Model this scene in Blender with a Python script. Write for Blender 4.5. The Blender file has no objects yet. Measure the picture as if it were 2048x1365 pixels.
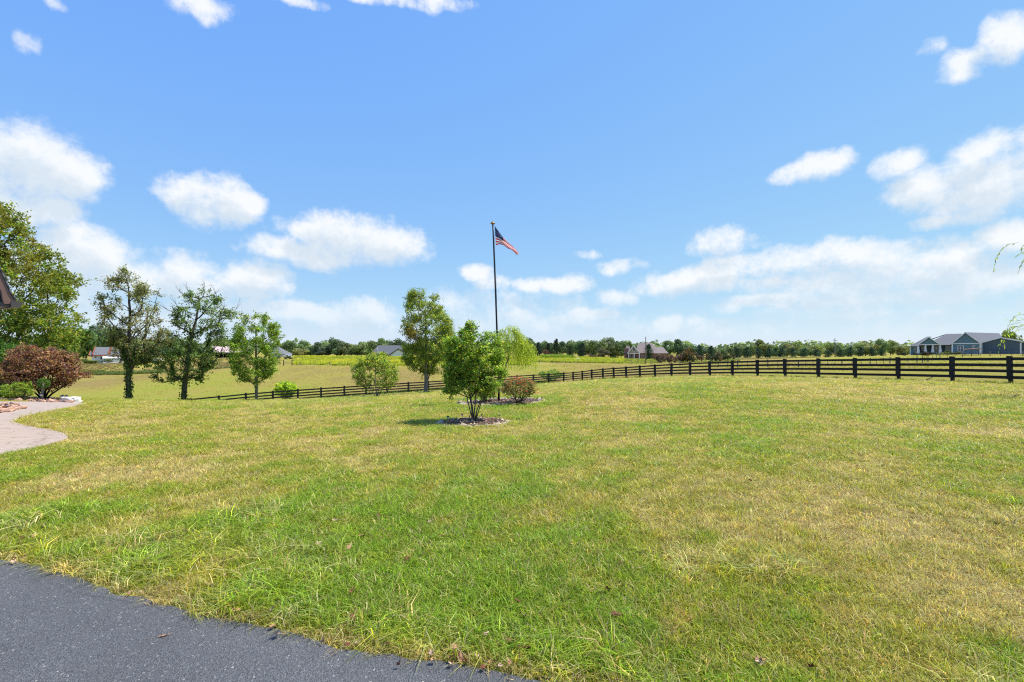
import bpy, math, random
import numpy as np
from mathutils import Vector, Matrix
from mathutils.geometry import tessellate_polygon

random.seed(7)
RNG = np.random.default_rng(7)
R = math.radians
SC = bpy.context.scene
COL = SC.collection
GRASS_N = 330000

# ------------------------------------------------------------------ camera
F = 967.0            # focal length in photo pixels (photo 2048 wide)
CX, HY = 1024.0, 700.0
CAMZ = 1.6
cam_data = bpy.data.cameras.new('camera')
cam_data.sensor_width = 36.0
cam_data.lens = F / 2048.0 * 36.0
cam_data.shift_y = 17.5 / 2048.0
cam_data.clip_start = 0.1
cam_data.clip_end = 9000
cam = bpy.data.objects.new('camera', cam_data)
cam.location = (0, 0, CAMZ)
cam.rotation_euler = (R(90), 0, 0)
COL.objects.link(cam)
SC.camera = cam

# ------------------------------------------------------------------ light
SUN_EL, SUN_AZ = 61.0, 76.0          # azimuth measured from +Y (view direction) towards +X
SUN_STRENGTH, SKY_STRENGTH, EXPOSURE = 4.3, 0.12, 0.55
SKY_AIR, SKY_DUST, SKY_OZONE = 1.0, 0.0, 2.5
SKY_CURVE = ((1.03, .66), (1.85, .45), (5.45, .0))
CLOUD_LIT, CLOUD_SHADE = (5.5, 5.65, 5.8), (4.05, 4.6, 5.15)
SC.view_settings.view_transform = 'Standard'
SC.view_settings.look = 'None'
SC.view_settings.exposure = EXPOSURE
SC.view_settings.gamma = 1.0
SC.view_settings.use_curve_mapping = False
SC.cycles.use_denoising = False
SC.cycles.filter_width = 1.15
SC.cycles.max_bounces = 5
SC.cycles.diffuse_bounces = 3
SC.cycles.glossy_bounces = 2
SC.cycles.transmission_bounces = 3
SC.cycles.transparent_max_bounces = 8

sun_data = bpy.data.lights.new('sun', 'SUN')
sun_data.energy = SUN_STRENGTH
sun_data.angle = R(0.53)
sun_data.color = (1.0, 0.95, 0.86)
sun = bpy.data.objects.new('sun', sun_data)
sd = Vector((math.sin(R(SUN_AZ)) * math.cos(R(SUN_EL)), math.cos(R(SUN_AZ)) * math.cos(R(SUN_EL)), math.sin(R(SUN_EL))))
sun.rotation_euler = (-sd).to_track_quat('-Z', 'Y').to_euler()
sun.location = sd * 60
COL.objects.link(sun)

world = bpy.data.worlds.new('World')
SC.world = world
world.use_nodes = True
wn, wl = world.node_tree.nodes, world.node_tree.links
wn.clear()


def N(tree, typ, **kw):
    n = tree.nodes.new(typ)
    for k, v in kw.items():
        if k.startswith('i_'):
            n.inputs[int(k[2:]) if k[2:].isdigit() else k[2:]].default_value = v
        else:
            setattr(n, k, v)
    return n


# every cloud seen in the photo: centre and radii in photo pixels, strength
CLOUDS = [
    (55, 330, 150, 85, 1.0), (110, 345, 95, 66, 1.0), (20, 425, 150, 42, 1.0), (90, 425, 75, 34, .9),
    (370, 385, 62, 42, 1.0), (430, 395, 80, 55, 1.05), (490, 412, 52, 34, 1.0),
    (570, 500, 80, 28, 1.0), (700, 480, 120, 58, 1.05), (780, 492, 80, 44, 1.0), (640, 515, 110, 22, .9), (610, 462, 55, 24, .9),
    (180, 515, 110, 55, 1.0), (255, 555, 110, 45, .9), (360, 540, 70, 48, .95), (520, 560, 62, 40, 1.0), (440, 575, 110, 34, .9),
    (100, 570, 160, 60, .8), (570, 622, 70, 28, 1.05), (640, 630, 60, 24, 1.0), (720, 628, 80, 30, 1.05), (470, 620, 110, 34, .8), (640, 660, 220, 20, .55),
    (300, 640, 240, 40, .7),
    (945, 547, 42, 18, .95), (990, 570, 40, 20, .65), (1060, 573, 38, 19, 1.0), (1130, 572, 52, 22, 1.0), (1165, 508, 36, 12, .6), (1240, 534, 48, 16, .7),
    (1000, 620, 160, 40, .4), (1090, 645, 120, 18, .62), (1180, 632, 55, 15, 1.0), (1230, 595, 46, 17, .75), (1335, 642, 36, 18, 1.0), (1395, 640, 24, 10, .7), (1030, 632, 46, 16, .9), (1120, 636, 40, 12, .8),
    (1445, 487, 70, 32, .9), (1500, 530, 90, 30, .85), (1640, 515, 130, 38, 1.0), (1750, 520, 130, 42, 1.0), (1880, 525, 150, 48, .9), (2000, 545, 130, 40, .8),
    (1400, 560, 85, 32, .95), (1330, 575, 70, 22, .8), (1440, 572, 55, 20, .8), (1490, 610, 62, 16, 1.05), (1560, 606, 46, 14, 1.0), (1650, 608, 60, 13, .85), (1710, 602, 50, 12, .9), (1640, 565, 260, 24, .7),
    (1850, 590, 200, 26, .7), (1750, 640, 300, 26, .42), (1720, 632, 70, 10, .75), (1860, 628, 60, 9, .7), (1450, 655, 220, 20, .35),
    (1750, 595, 360, 70, .42), (1000, 645, 300, 36, .36),
    (1600, 350, 62, 20, .72), (1650, 330, 55, 24, .78),
    (1800, 320, 66, 30, .8), (1870, 370, 90, 52, .95), (1960, 370, 140, 75, 1.05), (1990, 290, 100, 34, .8), (1890, 437, 70, 22, .8), (2000, 468, 80, 34, .95),
    (1860, 108, 30, 18, .62), (1905, 145, 46, 32, .7), (1950, 120, 60, 24, .66), (2010, 85, 66, 56, .85),
    (390, 5, 80, 30, .9), (410, 35, 34, 18, .7), (590, 5, 60, 18, .72), (740, -5, 130, 16, .72), (880, 5, 60, 16, .7), (55, 80, 30, 22, .45), (120, 16, 30, 14, .45),
]


def px_dir(px, py):
    az = math.atan((px - CX) / F)
    el = math.atan((HY - py) / F * math.cos(az))
    return az, el


def cloud_group(name, blobs, generic):
    """cloud density as a function of (azimuth, elevation): soft blobs with billowed edges"""
    dg = bpy.data.node_groups.new(name, 'ShaderNodeTree')
    L = dg.links.new
    dg.interface.new_socket('P', in_out='INPUT', socket_type='NodeSocketVector')
    dg.interface.new_socket('Density', in_out='OUTPUT', socket_type='NodeSocketFloat')
    gi, go = N(dg, 'NodeGroupInput'), N(dg, 'NodeGroupOutput')
    warp = N(dg, 'ShaderNodeTexNoise', i_Scale=9.0, i_Detail=3.0, i_Roughness=0.55)
    L(gi.outputs[0], warp.inputs['Vector'])
    wmul = N(dg, 'ShaderNodeVectorMath', operation='MULTIPLY_ADD'); wmul.inputs[1].default_value = (.09, .05, 0); wmul.inputs[2].default_value = (-.045, -.025, 0)
    L(warp.outputs['Color'], wmul.inputs[0])
    wadd = N(dg, 'ShaderNodeVectorMath', operation='ADD')
    L(gi.outputs[0], wadd.inputs[0]); L(wmul.outputs[0], wadd.inputs[1])
    acc = None
    for (az, el, ra, re, st) in blobs:
        s = N(dg, 'ShaderNodeVectorMath', operation='MULTIPLY_ADD')
        s.inputs[1].default_value = (1 / ra, 1 / re, 0)
        s.inputs[2].default_value = (-az / ra, -el / re, 0)
        L(wadd.outputs[0], s.inputs[0])
        d = N(dg, 'ShaderNodeVectorMath', operation='DOT_PRODUCT')
        L(s.outputs[0], d.inputs[0]); L(s.outputs[0], d.inputs[1])
        m = N(dg, 'ShaderNodeMath', operation='MULTIPLY_ADD'); m.inputs[1].default_value = -st; m.inputs[2].default_value = st
        L(d.outputs['Value'], m.inputs[0])
        if acc is None: acc = m.outputs[0]
        else:
            x = N(dg, 'ShaderNodeMath', operation='SMOOTH_MAX'); x.inputs[2].default_value = 0.25
            L(acc, x.inputs[0]); L(m.outputs[0], x.inputs[1]); acc = x.outputs[0]
    if generic:                      # outside the photographed part of the sky: the same fair-weather cumulus, from noise
        gmap = N(dg, 'ShaderNodeVectorMath', operation='MULTIPLY'); gmap.inputs[1].default_value = (4.0, 8.0, 1.0)
        L(wadd.outputs[0], gmap.inputs[0])
        gno = N(dg, 'ShaderNodeTexNoise', i_Scale=1.0, i_Detail=2.0); L(gmap.outputs[0], gno.inputs['Vector'])
        gsc = N(dg, 'ShaderNodeMapRange'); gsc.inputs[1].default_value = .50; gsc.inputs[2].default_value = .75; gsc.inputs[3].default_value = -1.0; gsc.inputs[4].default_value = 1.0
        L(gno.outputs['Fac'], gsc.inputs[0])
        if acc is None: acc = gsc.outputs[0]
        else:
            x = N(dg, 'ShaderNodeMath', operation='MAXIMUM'); L(acc, x.inputs[0]); L(gsc.outputs[0], x.inputs[1]); acc = x.outputs[0]
    fine = N(dg, 'ShaderNodeTexNoise', i_Scale=17.0, i_Detail=9.0, i_Roughness=0.68)
    L(gi.outputs[0], fine.inputs['Vector'])
    fm = N(dg, 'ShaderNodeMath', operation='MULTIPLY_ADD'); fm.inputs[1].default_value = 2.7; fm.inputs[2].default_value = -1.35
    L(fine.outputs['Fac'], fm.inputs[0])
    tot = N(dg, 'ShaderNodeMath', operation='ADD'); L(acc, tot.inputs[0]); L(fm.outputs[0], tot.inputs[1])
    L(tot.outputs[0], go.inputs[0])
    return dg


BLOBS = []
for (px, py, rx, ry, st) in CLOUDS:
    az, el = px_dir(px, py)
    az2, _ = px_dir(px + rx, py)
    _, el2 = px_dir(px, py - ry)
    BLOBS.append((az, el, abs(az2 - az) * 1.12, abs(el2 - el) * 1.12, st))

wt = world.node_tree
tc = N(wt, 'ShaderNodeTexCoord')
nrm = N(wt, 'ShaderNodeVectorMath', operation='NORMALIZE'); wl.new(tc.outputs['Generated'], nrm.inputs[0])
sp = N(wt, 'ShaderNodeSeparateXYZ'); wl.new(nrm.outputs[0], sp.inputs[0])
azn = N(wt, 'ShaderNodeMath', operation='ARCTAN2'); wl.new(sp.outputs[0], azn.inputs[0]); wl.new(sp.outputs[1], azn.inputs[1])
eln = N(wt, 'ShaderNodeMath', operation='ARCSINE'); wl.new(sp.outputs[2], eln.inputs[0])
cmb = N(wt, 'ShaderNodeCombineXYZ'); wl.new(azn.outputs[0], cmb.inputs[0]); wl.new(eln.outputs[0], cmb.inputs[1])
sky = N(wt, 'ShaderNodeTexSky', sky_type='NISHITA')
sky.sun_disc = False
sky.sun_elevation = R(SUN_EL)
sky.sun_rotation = R(SUN_AZ)
sky.altitude = 0
sky.air_density = SKY_AIR
sky.dust_density = SKY_DUST
sky.ozone_density = SKY_OZONE
tint = N(wt, 'ShaderNodeCombineColor')
skc = N(wt, 'ShaderNodeSeparateColor'); wl.new(sky.outputs[0], skc.inputs[0])
for k_, (gn_, ex_) in enumerate(SKY_CURVE):            # the photograph's soft tone curve for the blue
    pw_ = N(wt, 'ShaderNodeMath', operation='POWER'); pw_.inputs[1].default_value = ex_; wl.new(skc.outputs[k_], pw_.inputs[0])
    ml_ = N(wt, 'ShaderNodeMath', operation='MULTIPLY'); ml_.inputs[1].default_value = gn_; wl.new(pw_.outputs[0], ml_.inputs[0])
    wl.new(ml_.outputs[0], tint.inputs[k_])
# low clouds melt into the bright air at the horizon
hz = N(wt, 'ShaderNodeMapRange'); hz.inputs[1].default_value = 0.0; hz.inputs[2].default_value = 0.13; hz.inputs[3].default_value = 0.32; hz.inputs[4].default_value = 0.97
wl.new(eln.outputs[0], hz.inputs[0])


def sky_sector(name, blobs, generic):
    dg = cloud_group(name, blobs, generic)
    d1 = N(wt, 'ShaderNodeGroup', node_tree=dg); wl.new(cmb.outputs[0], d1.inputs[0])
    upv = N(wt, 'ShaderNodeVectorMath', operation='ADD'); upv.inputs[1].default_value = (0.012, 0.035, 0); wl.new(cmb.outputs[0], upv.inputs[0])
    d2 = N(wt, 'ShaderNodeGroup', node_tree=dg); wl.new(upv.outputs[0], d2.inputs[0])
    cov = N(wt, 'ShaderNodeMapRange', interpolation_type='SMOOTHSTEP'); cov.inputs[1].default_value = -0.22; cov.inputs[2].default_value = 0.95
    wl.new(d1.outputs[0], cov.inputs[0])
    shd = N(wt, 'ShaderNodeMapRange', interpolation_type='SMOOTHSTEP'); shd.inputs[1].default_value = -0.05; shd.inputs[2].default_value = 0.95
    wl.new(d2.outputs[0], shd.inputs[0])
    cva = N(wt, 'ShaderNodeMath', operation='MULTIPLY'); wl.new(cov.outputs[0], cva.inputs[0]); wl.new(hz.outputs[0], cva.inputs[1])
    ccol = N(wt, 'ShaderNodeMix', data_type='RGBA')
    ccol.inputs[6].default_value = (*CLOUD_LIT, 1)
    ccol.inputs[7].default_value = (*CLOUD_SHADE, 1)
    wl.new(shd.outputs[0], ccol.inputs[0])
    smix = N(wt, 'ShaderNodeMix', data_type='RGBA')
    wl.new(cva.outputs[0], smix.inputs[0]); wl.new(tint.outputs[0], smix.inputs[6]); wl.new(ccol.outputs[2], smix.inputs[7])
    bg = N(wt, 'ShaderNodeBackground'); bg.inputs[1].default_value = SKY_STRENGTH
    wl.new(smix.outputs[2], bg.inputs[0])
    return bg.outputs[0]


def pick(val_socket, thr, lo, hi):
    g = N(wt, 'ShaderNodeMath', operation='GREATER_THAN'); g.inputs[1].default_value = thr; wl.new(val_socket, g.inputs[0])
    mx = N(wt, 'ShaderNodeMixShader'); wl.new(g.outputs[0], mx.inputs[0]); wl.new(lo, mx.inputs[1]); wl.new(hi, mx.inputs[2])
    return mx.outputs[0]


EDGES = [-0.90, px_dir(430, 700)[0], px_dir(900, 700)[0], px_dir(1300, 700)[0], px_dir(1640, 700)[0], 0.90]
outside_sky = sky_sector('clouds_beyond', [], True)
cur = outside_sky
for k in range(5):
    lo_, hi_ = EDGES[k], EDGES[k + 1]
    bl = [b_ for b_ in BLOBS if b_[0] + b_[2] * 1.5 + .05 > lo_ and b_[0] - b_[2] * 1.5 - .05 < hi_]
    cur = pick(azn.outputs[0], lo_, cur, sky_sector('clouds_part', bl, False))
cur = pick(azn.outputs[0], .90, cur, outside_sky)
cur = pick(eln.outputs[0], .72, cur, outside_sky)
low = N(wt, 'ShaderNodeBackground'); low.inputs[1].default_value = SKY_STRENGTH; wl.new(tint.outputs[0], low.inputs[0])
cur = pick(eln.outputs[0], -0.03, low.outputs[0], cur)
wo = N(wt, 'ShaderNodeOutputWorld'); wl.new(cur, wo.inputs[0])
world.cycles.sampling_method = 'MANUAL'
world.cycles.sample_map_resolution = 256

# ------------------------------------------------------------------ numpy noise
_TAB = RNG.random((256, 256))


def vnoise(x, y):
    xi, yi = np.floor(x).astype(int), np.floor(y).astype(int)
    fx, fy = x - xi, y - yi
    fx, fy = fx * fx * (3 - 2 * fx), fy * fy * (3 - 2 * fy)
    a, b = _TAB[xi & 255, yi & 255], _TAB[(xi + 1) & 255, yi & 255]
    c, d = _TAB[xi & 255, (yi + 1) & 255], _TAB[(xi + 1) & 255, (yi + 1) & 255]
    return (a * (1 - fx) + b * fx) * (1 - fy) + (c * (1 - fx) + d * fx) * fy


def fbm(x, y, oct=4):
    s, a, t = 0, .5, 0
    for k in range(oct):
        s = s + a * vnoise(x * 2 ** k + 17.3 * k, y * 2 ** k + 5.1 * k); t += a; a *= .5
    return s / t


def sstep(a, b, x):
    t = np.clip((x - a) / (b - a), 0, 1)
    return t * t * (3 - 2 * t)


# ------------------------------------------------------------------ terrain height
HOUSE = None            # (column, distance): a building turned to face the viewer is laid out in its own frame


def P(px, py, Y):
    if HOUSE is not None:
        th = math.atan((HOUSE[0] - CX) / F); D = HOUSE[1] / math.cos(th) + (Y - HOUSE[1])
        return Vector((D * math.tan(math.atan((px - CX) / F) - th), Y, CAMZ - (py - HY) * (HOUSE[1] + (Y - HOUSE[1]) * math.cos(th)) / F))
    return Vector(((px - CX) * Y / F, Y, CAMZ - (py - HY) * Y / F))


def _c(px, py, Y):
    p = P(px, py, Y)
    return (p.x, p.y, p.z)


def fence_y(px):
    return F * 1.35 / (20.2 + (px - 1182) * .0441 if px > 1136 else 19.0 + (1128 - px) * .0137)


def _f(px, ytop):
    Y = fence_y(px); p = P(px, ytop, Y)
    return (p.x, Y, p.z - 1.35)


CTRL = [_f(1903, 712.7), _f(1709, 716), _f(1569, 718), _f(1418, 723), _f(1309, 729), _f(1182, 739), _f(1145, 744.5), _f(1067, 749), _f(856, 762), _f(642, 775), _f(492, 785.5), _f(380, 796.5), _f(320, 803), (0, 0, 0), (-5, 0, 0), (5, 0, 0.02), (-5, 4, -.02), (5, 4, 0.0), (0, 4, -.02), (0, -30, .3), (-50, -30, .3), (50, -30, .3), (-12, 8, -.15), (12, 8, .02),
        (-60, 10, -1.0), (60, 10, .3), (-120, 30, -4), (120, 30, .2), (-10, 14, -.45), (10, 14, -.2), (-20, 20, -.62),
        (-1.1, 14, -.53), (-.5, 20, -.57), (8, 25, -.35), (14, 30, -.35), (5, 40, -1.2),
        _c(755, 797, 30), _c(851, 788, 38), _c(513, 805, 36), _c(257, 806, 31), _c(365, 806, 33), _c(200, 806, 26), _c(257, 806.5, 26), _c(365, 807, 27), _c(440, 807, 28), _c(513, 806.5, 29), _c(600, 802.5, 32), _c(700, 798, 36), (-40, 38, -3.6), (-60, 46, -5.0),
        (-52, 66, -5.6), _c(300, 745, 150), _c(150, 745, 150), _c(200, 727, 220), _c(320, 723, 220), _c(575, 732, 116), _c(720, 733, 120), _c(700, 762, 80),
        _c(780, 714, 240), _c(600, 714, 220), _c(455, 715, 200), _c(1150, 727, 145), _c(1150, 718, 190), _c(1300, 719, 222), _c(1292, 728, 150), _c(1500, 718, 210),
        _c(1650, 717, 210), _c(1750, 717, 210), _c(1900, 709, 135), _c(2020, 709, 135), _c(1900, 730, 70), _c(2040, 762, 27), _c(1400, 738, 75), _c(1640, 733, 80),
        _c(1150, 736, 100), _c(88, 796.5, 23.5), _c(0, 797, 23), _c(150, 800.5, 23), _c(851, 786, 42), (-24, 29, -1.35), (-400, 300, -4), (400, 300, -2), (0, 420, -2), (250, 200, 0), (-250, 150, -6), (200, 60, 0), (-250, 420, -3), (250, 420, -2), (-200, 40, -6)]
_CP = np.array(CTRL, float)
_n = len(_CP)


def _U(r2):
    return np.where(r2 > 1e-9, r2 * np.log(r2 + 1e-12), 0.0)


_K = _U(((_CP[:, None, :2] - _CP[None, :, :2]) ** 2).sum(2)) + np.eye(_n) * 20.0
_A = np.zeros((_n + 3, _n + 3)); _A[:_n, :_n] = _K; _A[:_n, _n] = 1; _A[:_n, _n + 1:] = _CP[:, :2]; _A[_n, :_n] = 1; _A[_n + 1:, :_n] = _CP[:, :2].T
_W = np.linalg.solve(_A, np.concatenate([_CP[:, 2], [0, 0, 0]]))


def gz(x, y):
    x, y = np.asarray(x, float), np.asarray(y, float)
    sh = x.shape
    x, y = x.ravel(), y.ravel()
    out = np.empty(len(x))
    for s in range(0, len(x), 20000):
        xs, ys = np.clip(x[s:s + 20000], -380, 380), np.clip(y[s:s + 20000], -28, 400)
        r2 = (xs[:, None] - _CP[None, :, 0]) ** 2 + (ys[:, None] - _CP[None, :, 1]) ** 2
        out[s:s + 20000] = _U(r2) @ _W[:_n] + _W[_n] + _W[_n + 1] * xs + _W[_n + 2] * ys
    return out.reshape(sh)


def g1(x, y):
    return float(gz(np.array([x]), np.array([y]))[0])


_YS = np.geomspace(1.5, 400, 700)


def at(px, py):
    """first point of the ground met along the line of sight through a photo pixel"""
    dx, dz = (px - CX) / F, -(py - HY) / F
    z = CAMZ + dz * _YS - gz(dx * _YS, _YS)
    k = np.argmax(z < 0)
    if z[k] >= 0:
        k = len(_YS) - 1
    a, b = _YS[max(k - 1, 0)], _YS[k]
    for _ in range(25):
        m = (a + b) / 2
        if CAMZ + dz * m - g1(dx * m, m) < 0: b = m
        else: a = m
    return Vector((dx * b, b, g1(dx * b, b)))


def gp(px, Y):
    x = (px - CX) * Y / F
    return Vector((x, Y, g1(x, Y)))


# ------------------------------------------------------------------ materials
def material(name):
    m = bpy.data.materials.new(name); m.use_nodes = True
    t = m.node_tree; t.nodes.clear()
    o = N(t, 'ShaderNodeOutputMaterial')
    return m, t, o


def ramp(t, pts):
    r = N(t, 'ShaderNodeValToRGB')
    e = r.color_ramp.elements
    while len(e) < len(pts): e.new(0.5)
    for k, (p, c) in enumerate(pts):
        e[k].position = p; e[k].color = (*c, 1)
    return r


def plain(name, c, rough=.6, spec=.3, noise=.15, scale=6.0, bump=0.0, metal=0.0):
    """painted / solid surface with small tonal unevenness"""
    m, t, o = material(name)
    b = N(t, 'ShaderNodeBsdfPrincipled'); b.inputs['Roughness'].default_value = rough; b.inputs['Specular IOR Level'].default_value = spec; b.inputs['Metallic'].default_value = metal
    tcn = N(t, 'ShaderNodeTexCoord')
    nz = N(t, 'ShaderNodeTexNoise', i_Scale=scale, i_Detail=5.0)
    t.links.new(tcn.outputs['Object'], nz.inputs['Vector'])
    r = ramp(t, [(.25, tuple(v * (1 - noise) for v in c)), (.75, tuple(min(1, v * (1 + noise)) for v in c))])
    t.links.new(nz.outputs['Fac'], r.inputs[0]); t.links.new(r.outputs[0], b.inputs['Base Color'])
    if bump:
        bp = N(t, 'ShaderNodeBump'); bp.inputs['Strength'].default_value = bump; bp.inputs['Distance'].default_value = .02
        t.links.new(nz.outputs['Fac'], bp.inputs['Height']); t.links.new(bp.outputs[0], b.inputs['Normal'])
    t.links.new(b.outputs[0], o.inputs[0])
    return m


def leaf_mat(name, trans=.35, rough=.5, tint=None, inst=False, spec=.25):
    m, t, o = material(name)
    a = N(t, 'ShaderNodeAttribute', attribute_name='Col')
    col = a.outputs['Color']
    if inst:
        b2 = N(t, 'ShaderNodeAttribute', attribute_name='tint', attribute_type='INSTANCER')
        mu = N(t, 'ShaderNodeMix', data_type='RGBA', blend_type='MULTIPLY'); mu.inputs[0].default_value = 1
        t.links.new(col, mu.inputs[6]); t.links.new(b2.outputs['Color'], mu.inputs[7]); col = mu.outputs[2]
    elif tint:
        oi = N(t, 'ShaderNodeObjectInfo')
        mu = N(t, 'ShaderNodeMix', data_type='RGBA', blend_type='MULTIPLY'); mu.inputs[0].default_value = 1
        t.links.new(col, mu.inputs[6]); t.links.new(oi.outputs['Color'], mu.inputs[7]); col = mu.outputs[2]
    p = N(t, 'ShaderNodeBsdfPrincipled'); p.inputs['Roughness'].default_value = rough; p.inputs['Specular IOR Level'].default_value = spec
    t.links.new(col, p.inputs['Base Color'])
    tr = N(t, 'ShaderNodeBsdfTranslucent')
    tw = N(t, 'ShaderNodeMix', data_type='RGBA', blend_type='MULTIPLY'); tw.inputs[0].default_value = 1; tw.inputs[7].default_value = (1.25, 1.3, .6, 1)
    t.links.new(col, tw.inputs[6]); t.links.new(tw.outputs[2], tr.inputs['Color'])
    mix = N(t, 'ShaderNodeMixShader'); mix.inputs[0].default_value = trans
    t.links.new(p.outputs[0], mix.inputs[1]); t.links.new(tr.outputs[0], mix.inputs[2]); t.links.new(mix.outputs[0], o.inputs[0])
    return m


def bark_mat(name, c1, c2, scale=14):
    m, t, o = material(name)
    tcn = N(t, 'ShaderNodeTexCoord'); mp = N(t, 'ShaderNodeMapping'); mp.inputs['Scale'].default_value = (1, 1, .25)
    t.links.new(tcn.outputs['Object'], mp.inputs[0])
    nz = N(t, 'ShaderNodeTexNoise', i_Scale=scale, i_Detail=6.0, i_Roughness=.7); t.links.new(mp.outputs[0], nz.inputs['Vector'])
    r = ramp(t, [(.3, c1), (.7, c2)]); t.links.new(nz.outputs['Fac'], r.inputs[0])
    b = N(t, 'ShaderNodeBsdfPrincipled'); b.inputs['Roughness'].default_value = .9; b.inputs['Specular IOR Level'].default_value = .1
    bp = N(t, 'ShaderNodeBump'); bp.inputs['Strength'].default_value = .6; bp.inputs['Distance'].default_value = .03
    t.links.new(nz.outputs['Fac'], bp.inputs['Height']); t.links.new(bp.outputs[0], b.inputs['Normal'])
    t.links.new(r.outputs[0], b.inputs['Base Color']); t.links.new(b.outputs[0], o.inputs[0])
    return m


def roof_mat(name, c, scale=3.0):
    m, t, o = material(name)
    tcn = N(t, 'ShaderNodeTexCoord'); mp = N(t, 'ShaderNodeMapping'); mp.inputs['Scale'].default_value = (1, 1, 1)
    t.links.new(tcn.outputs['Object'], mp.inputs[0])
    nz = N(t, 'ShaderNodeTexNoise', i_Scale=scale, i_Detail=6.0, i_Roughness=.75); t.links.new(mp.outputs[0], nz.inputs['Vector'])
    wv = N(t, 'ShaderNodeTexWave', bands_direction='Z', i_Scale=2.2, i_Distortion=.3); t.links.new(tcn.outputs['Object'], wv.inputs['Vector'])
    r = ramp(t, [(.2, tuple(v * .75 for v in c)), (.8, tuple(v * 1.25 for v in c))]); t.links.new(nz.outputs['Fac'], r.inputs[0])
    b = N(t, 'ShaderNodeBsdfPrincipled'); b.inputs['Roughness'].default_value = .85; b.inputs['Specular IOR Level'].default_value = .2
    bp = N(t, 'ShaderNodeBump'); bp.inputs['Strength'].default_value = .35; bp.inputs['Distance'].default_value = .05
    t.links.new(wv.outputs['Fac'], bp.inputs['Height']); t.links.new(bp.outputs[0], b.inputs['Normal'])
    t.links.new(r.outputs[0], b.inputs['Base Color']); t.links.new(b.outputs[0], o.inputs[0])
    return m


def brick_mat(name, c):
    m, t, o = material(name)
    tcn = N(t, 'ShaderNodeTexCoord'); mp = N(t, 'ShaderNodeMapping'); mp.inputs['Rotation'].default_value = (R(90), 0, 0)
    t.links.new(tcn.outputs['Object'], mp.inputs[0])
    bk = N(t, 'ShaderNodeTexBrick', i_Scale=4.0); bk.inputs['Color1'].default_value = (*c, 1); bk.inputs['Color2'].default_value = (c[0] * .65, c[1] * .6, c[2] * .6, 1); bk.inputs['Mortar'].default_value = (.4, .36, .32, 1)
    t.links.new(mp.outputs[0], bk.inputs['Vector'])
    b = N(t, 'ShaderNodeBsdfPrincipled'); b.inputs['Roughness'].default_value = .9
    t.links.new(bk.outputs['Color'], b.inputs['Base Color']); t.links.new(b.outputs[0], o.inputs[0])
    return m


def glass_mat(name, c=(.03, .04, .05)):
    m, t, o = material(name)
    b = N(t, 'ShaderNodeBsdfPrincipled'); b.inputs['Base Color'].default_value = (*c, 1); b.inputs['Roughness'].default_value = .06; b.inputs['Specular IOR Level'].default_value = .8
    t.links.new(b.outputs[0], o.inputs[0])
    return m


def siding_mat(name, c, vertical=True):
    """board siding: joints as fine relief"""
    m, t, o = material(name)
    tcn = N(t, 'ShaderNodeTexCoord')
    wv = N(t, 'ShaderNodeTexWave', bands_direction='X' if vertical else 'Z', wave_profile='SAW', i_Scale=1.6 if vertical else 2.4); t.links.new(tcn.outputs['Object'], wv.inputs['Vector'])
    nz = N(t, 'ShaderNodeTexNoise', i_Scale=1.4, i_Detail=4.0); t.links.new(tcn.outputs['Object'], nz.inputs['Vector'])
    r = ramp(t, [(.2, tuple(v * .88 for v in c)), (.8, tuple(min(1, v * 1.12) for v in c))]); t.links.new(nz.outputs['Fac'], r.inputs[0])
    b = N(t, 'ShaderNodeBsdfPrincipled'); b.inputs['Roughness'].default_value = .7; b.inputs['Specular IOR Level'].default_value = .25
    bp = N(t, 'ShaderNodeBump'); bp.inputs['Strength'].default_value = .5; bp.inputs['Distance'].default_value = .03
    t.links.new(wv.outputs['Fac'], bp.inputs['Height']); t.links.new(bp.outputs[0], b.inputs['Normal'])
    t.links.new(r.outputs[0], b.inputs['Base Color']); t.links.new(b.outputs[0], o.inputs[0])
    return m


M = {}
M['leaf'] = leaf_mat('leaf', .52)
M['leaf_far'] = leaf_mat('leaf_far', .38, tint=True)
M['grass'] = leaf_mat('grass_blade', .42, rough=.45, inst=True)
M['bark'] = bark_mat('bark', (.05, .04, .032), (.16, .13, .11))
M['bark_light'] = bark_mat('bark_light', (.12, .1, .085), (.3, .26, .22))
M['bark_dark'] = bark_mat('bark_dark', (.025, .02, .016), (.09, .07, .055))
M['fence'] = plain('fence_black_paint', (.012, .012, .014), .65, .3, .5, 9, .25)
M['white'] = plain('white_paint', (.78, .78, .77), .5)
M['black'] = plain('black_metal', (.012, .012, .013), .4, .4)
M['steel'] = plain('galvanised_steel', (.4, .41, .42), .45, .5, metal=.6)
M['gold'] = plain('bronze_finial', (.3, .2, .08), .4, .5, metal=.5)
M['wood_grey'] = plain('weathered_wood', (.22, .19, .16), .9, .1, .3, 8)
M['wood_brown'] = plain('brown_wood', (.16, .09, .06), .8, .2, .3)
M['stone'] = plain('limestone', (.43, .345, .26), .9, .2, .3, 9, .5)
M['stone_pink'] = plain('pink_stone', (.5, .31, .22), .9, .2, .35, 9, .5)
M['roof_grey'] = roof_mat('grey_shingles', (.16, .16, .17))
M['roof_dark'] = roof_mat('dark_shingles', (.115, .12, .13))
M['roof_brown'] = roof_mat('brown_shingles', (.25, .2, .18))
M['roof_pink'] = plain('faded_metal_roof', (.56, .40, .37), .55, .4, .1)
M['roof_white'] = plain('white_metal_roof', (.72, .72, .72), .4, .5, .06)
M['brick'] = brick_mat('red_brick', (.32, .11, .07))
M['glass'] = glass_mat('window_glass')
M['glass_blue'] = glass_mat('porch_glass', (.12, .22, .27))
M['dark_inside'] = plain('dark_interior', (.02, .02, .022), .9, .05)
M['blue_siding'] = siding_mat('slate_blue_siding', (.13, .215, .25))
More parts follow.
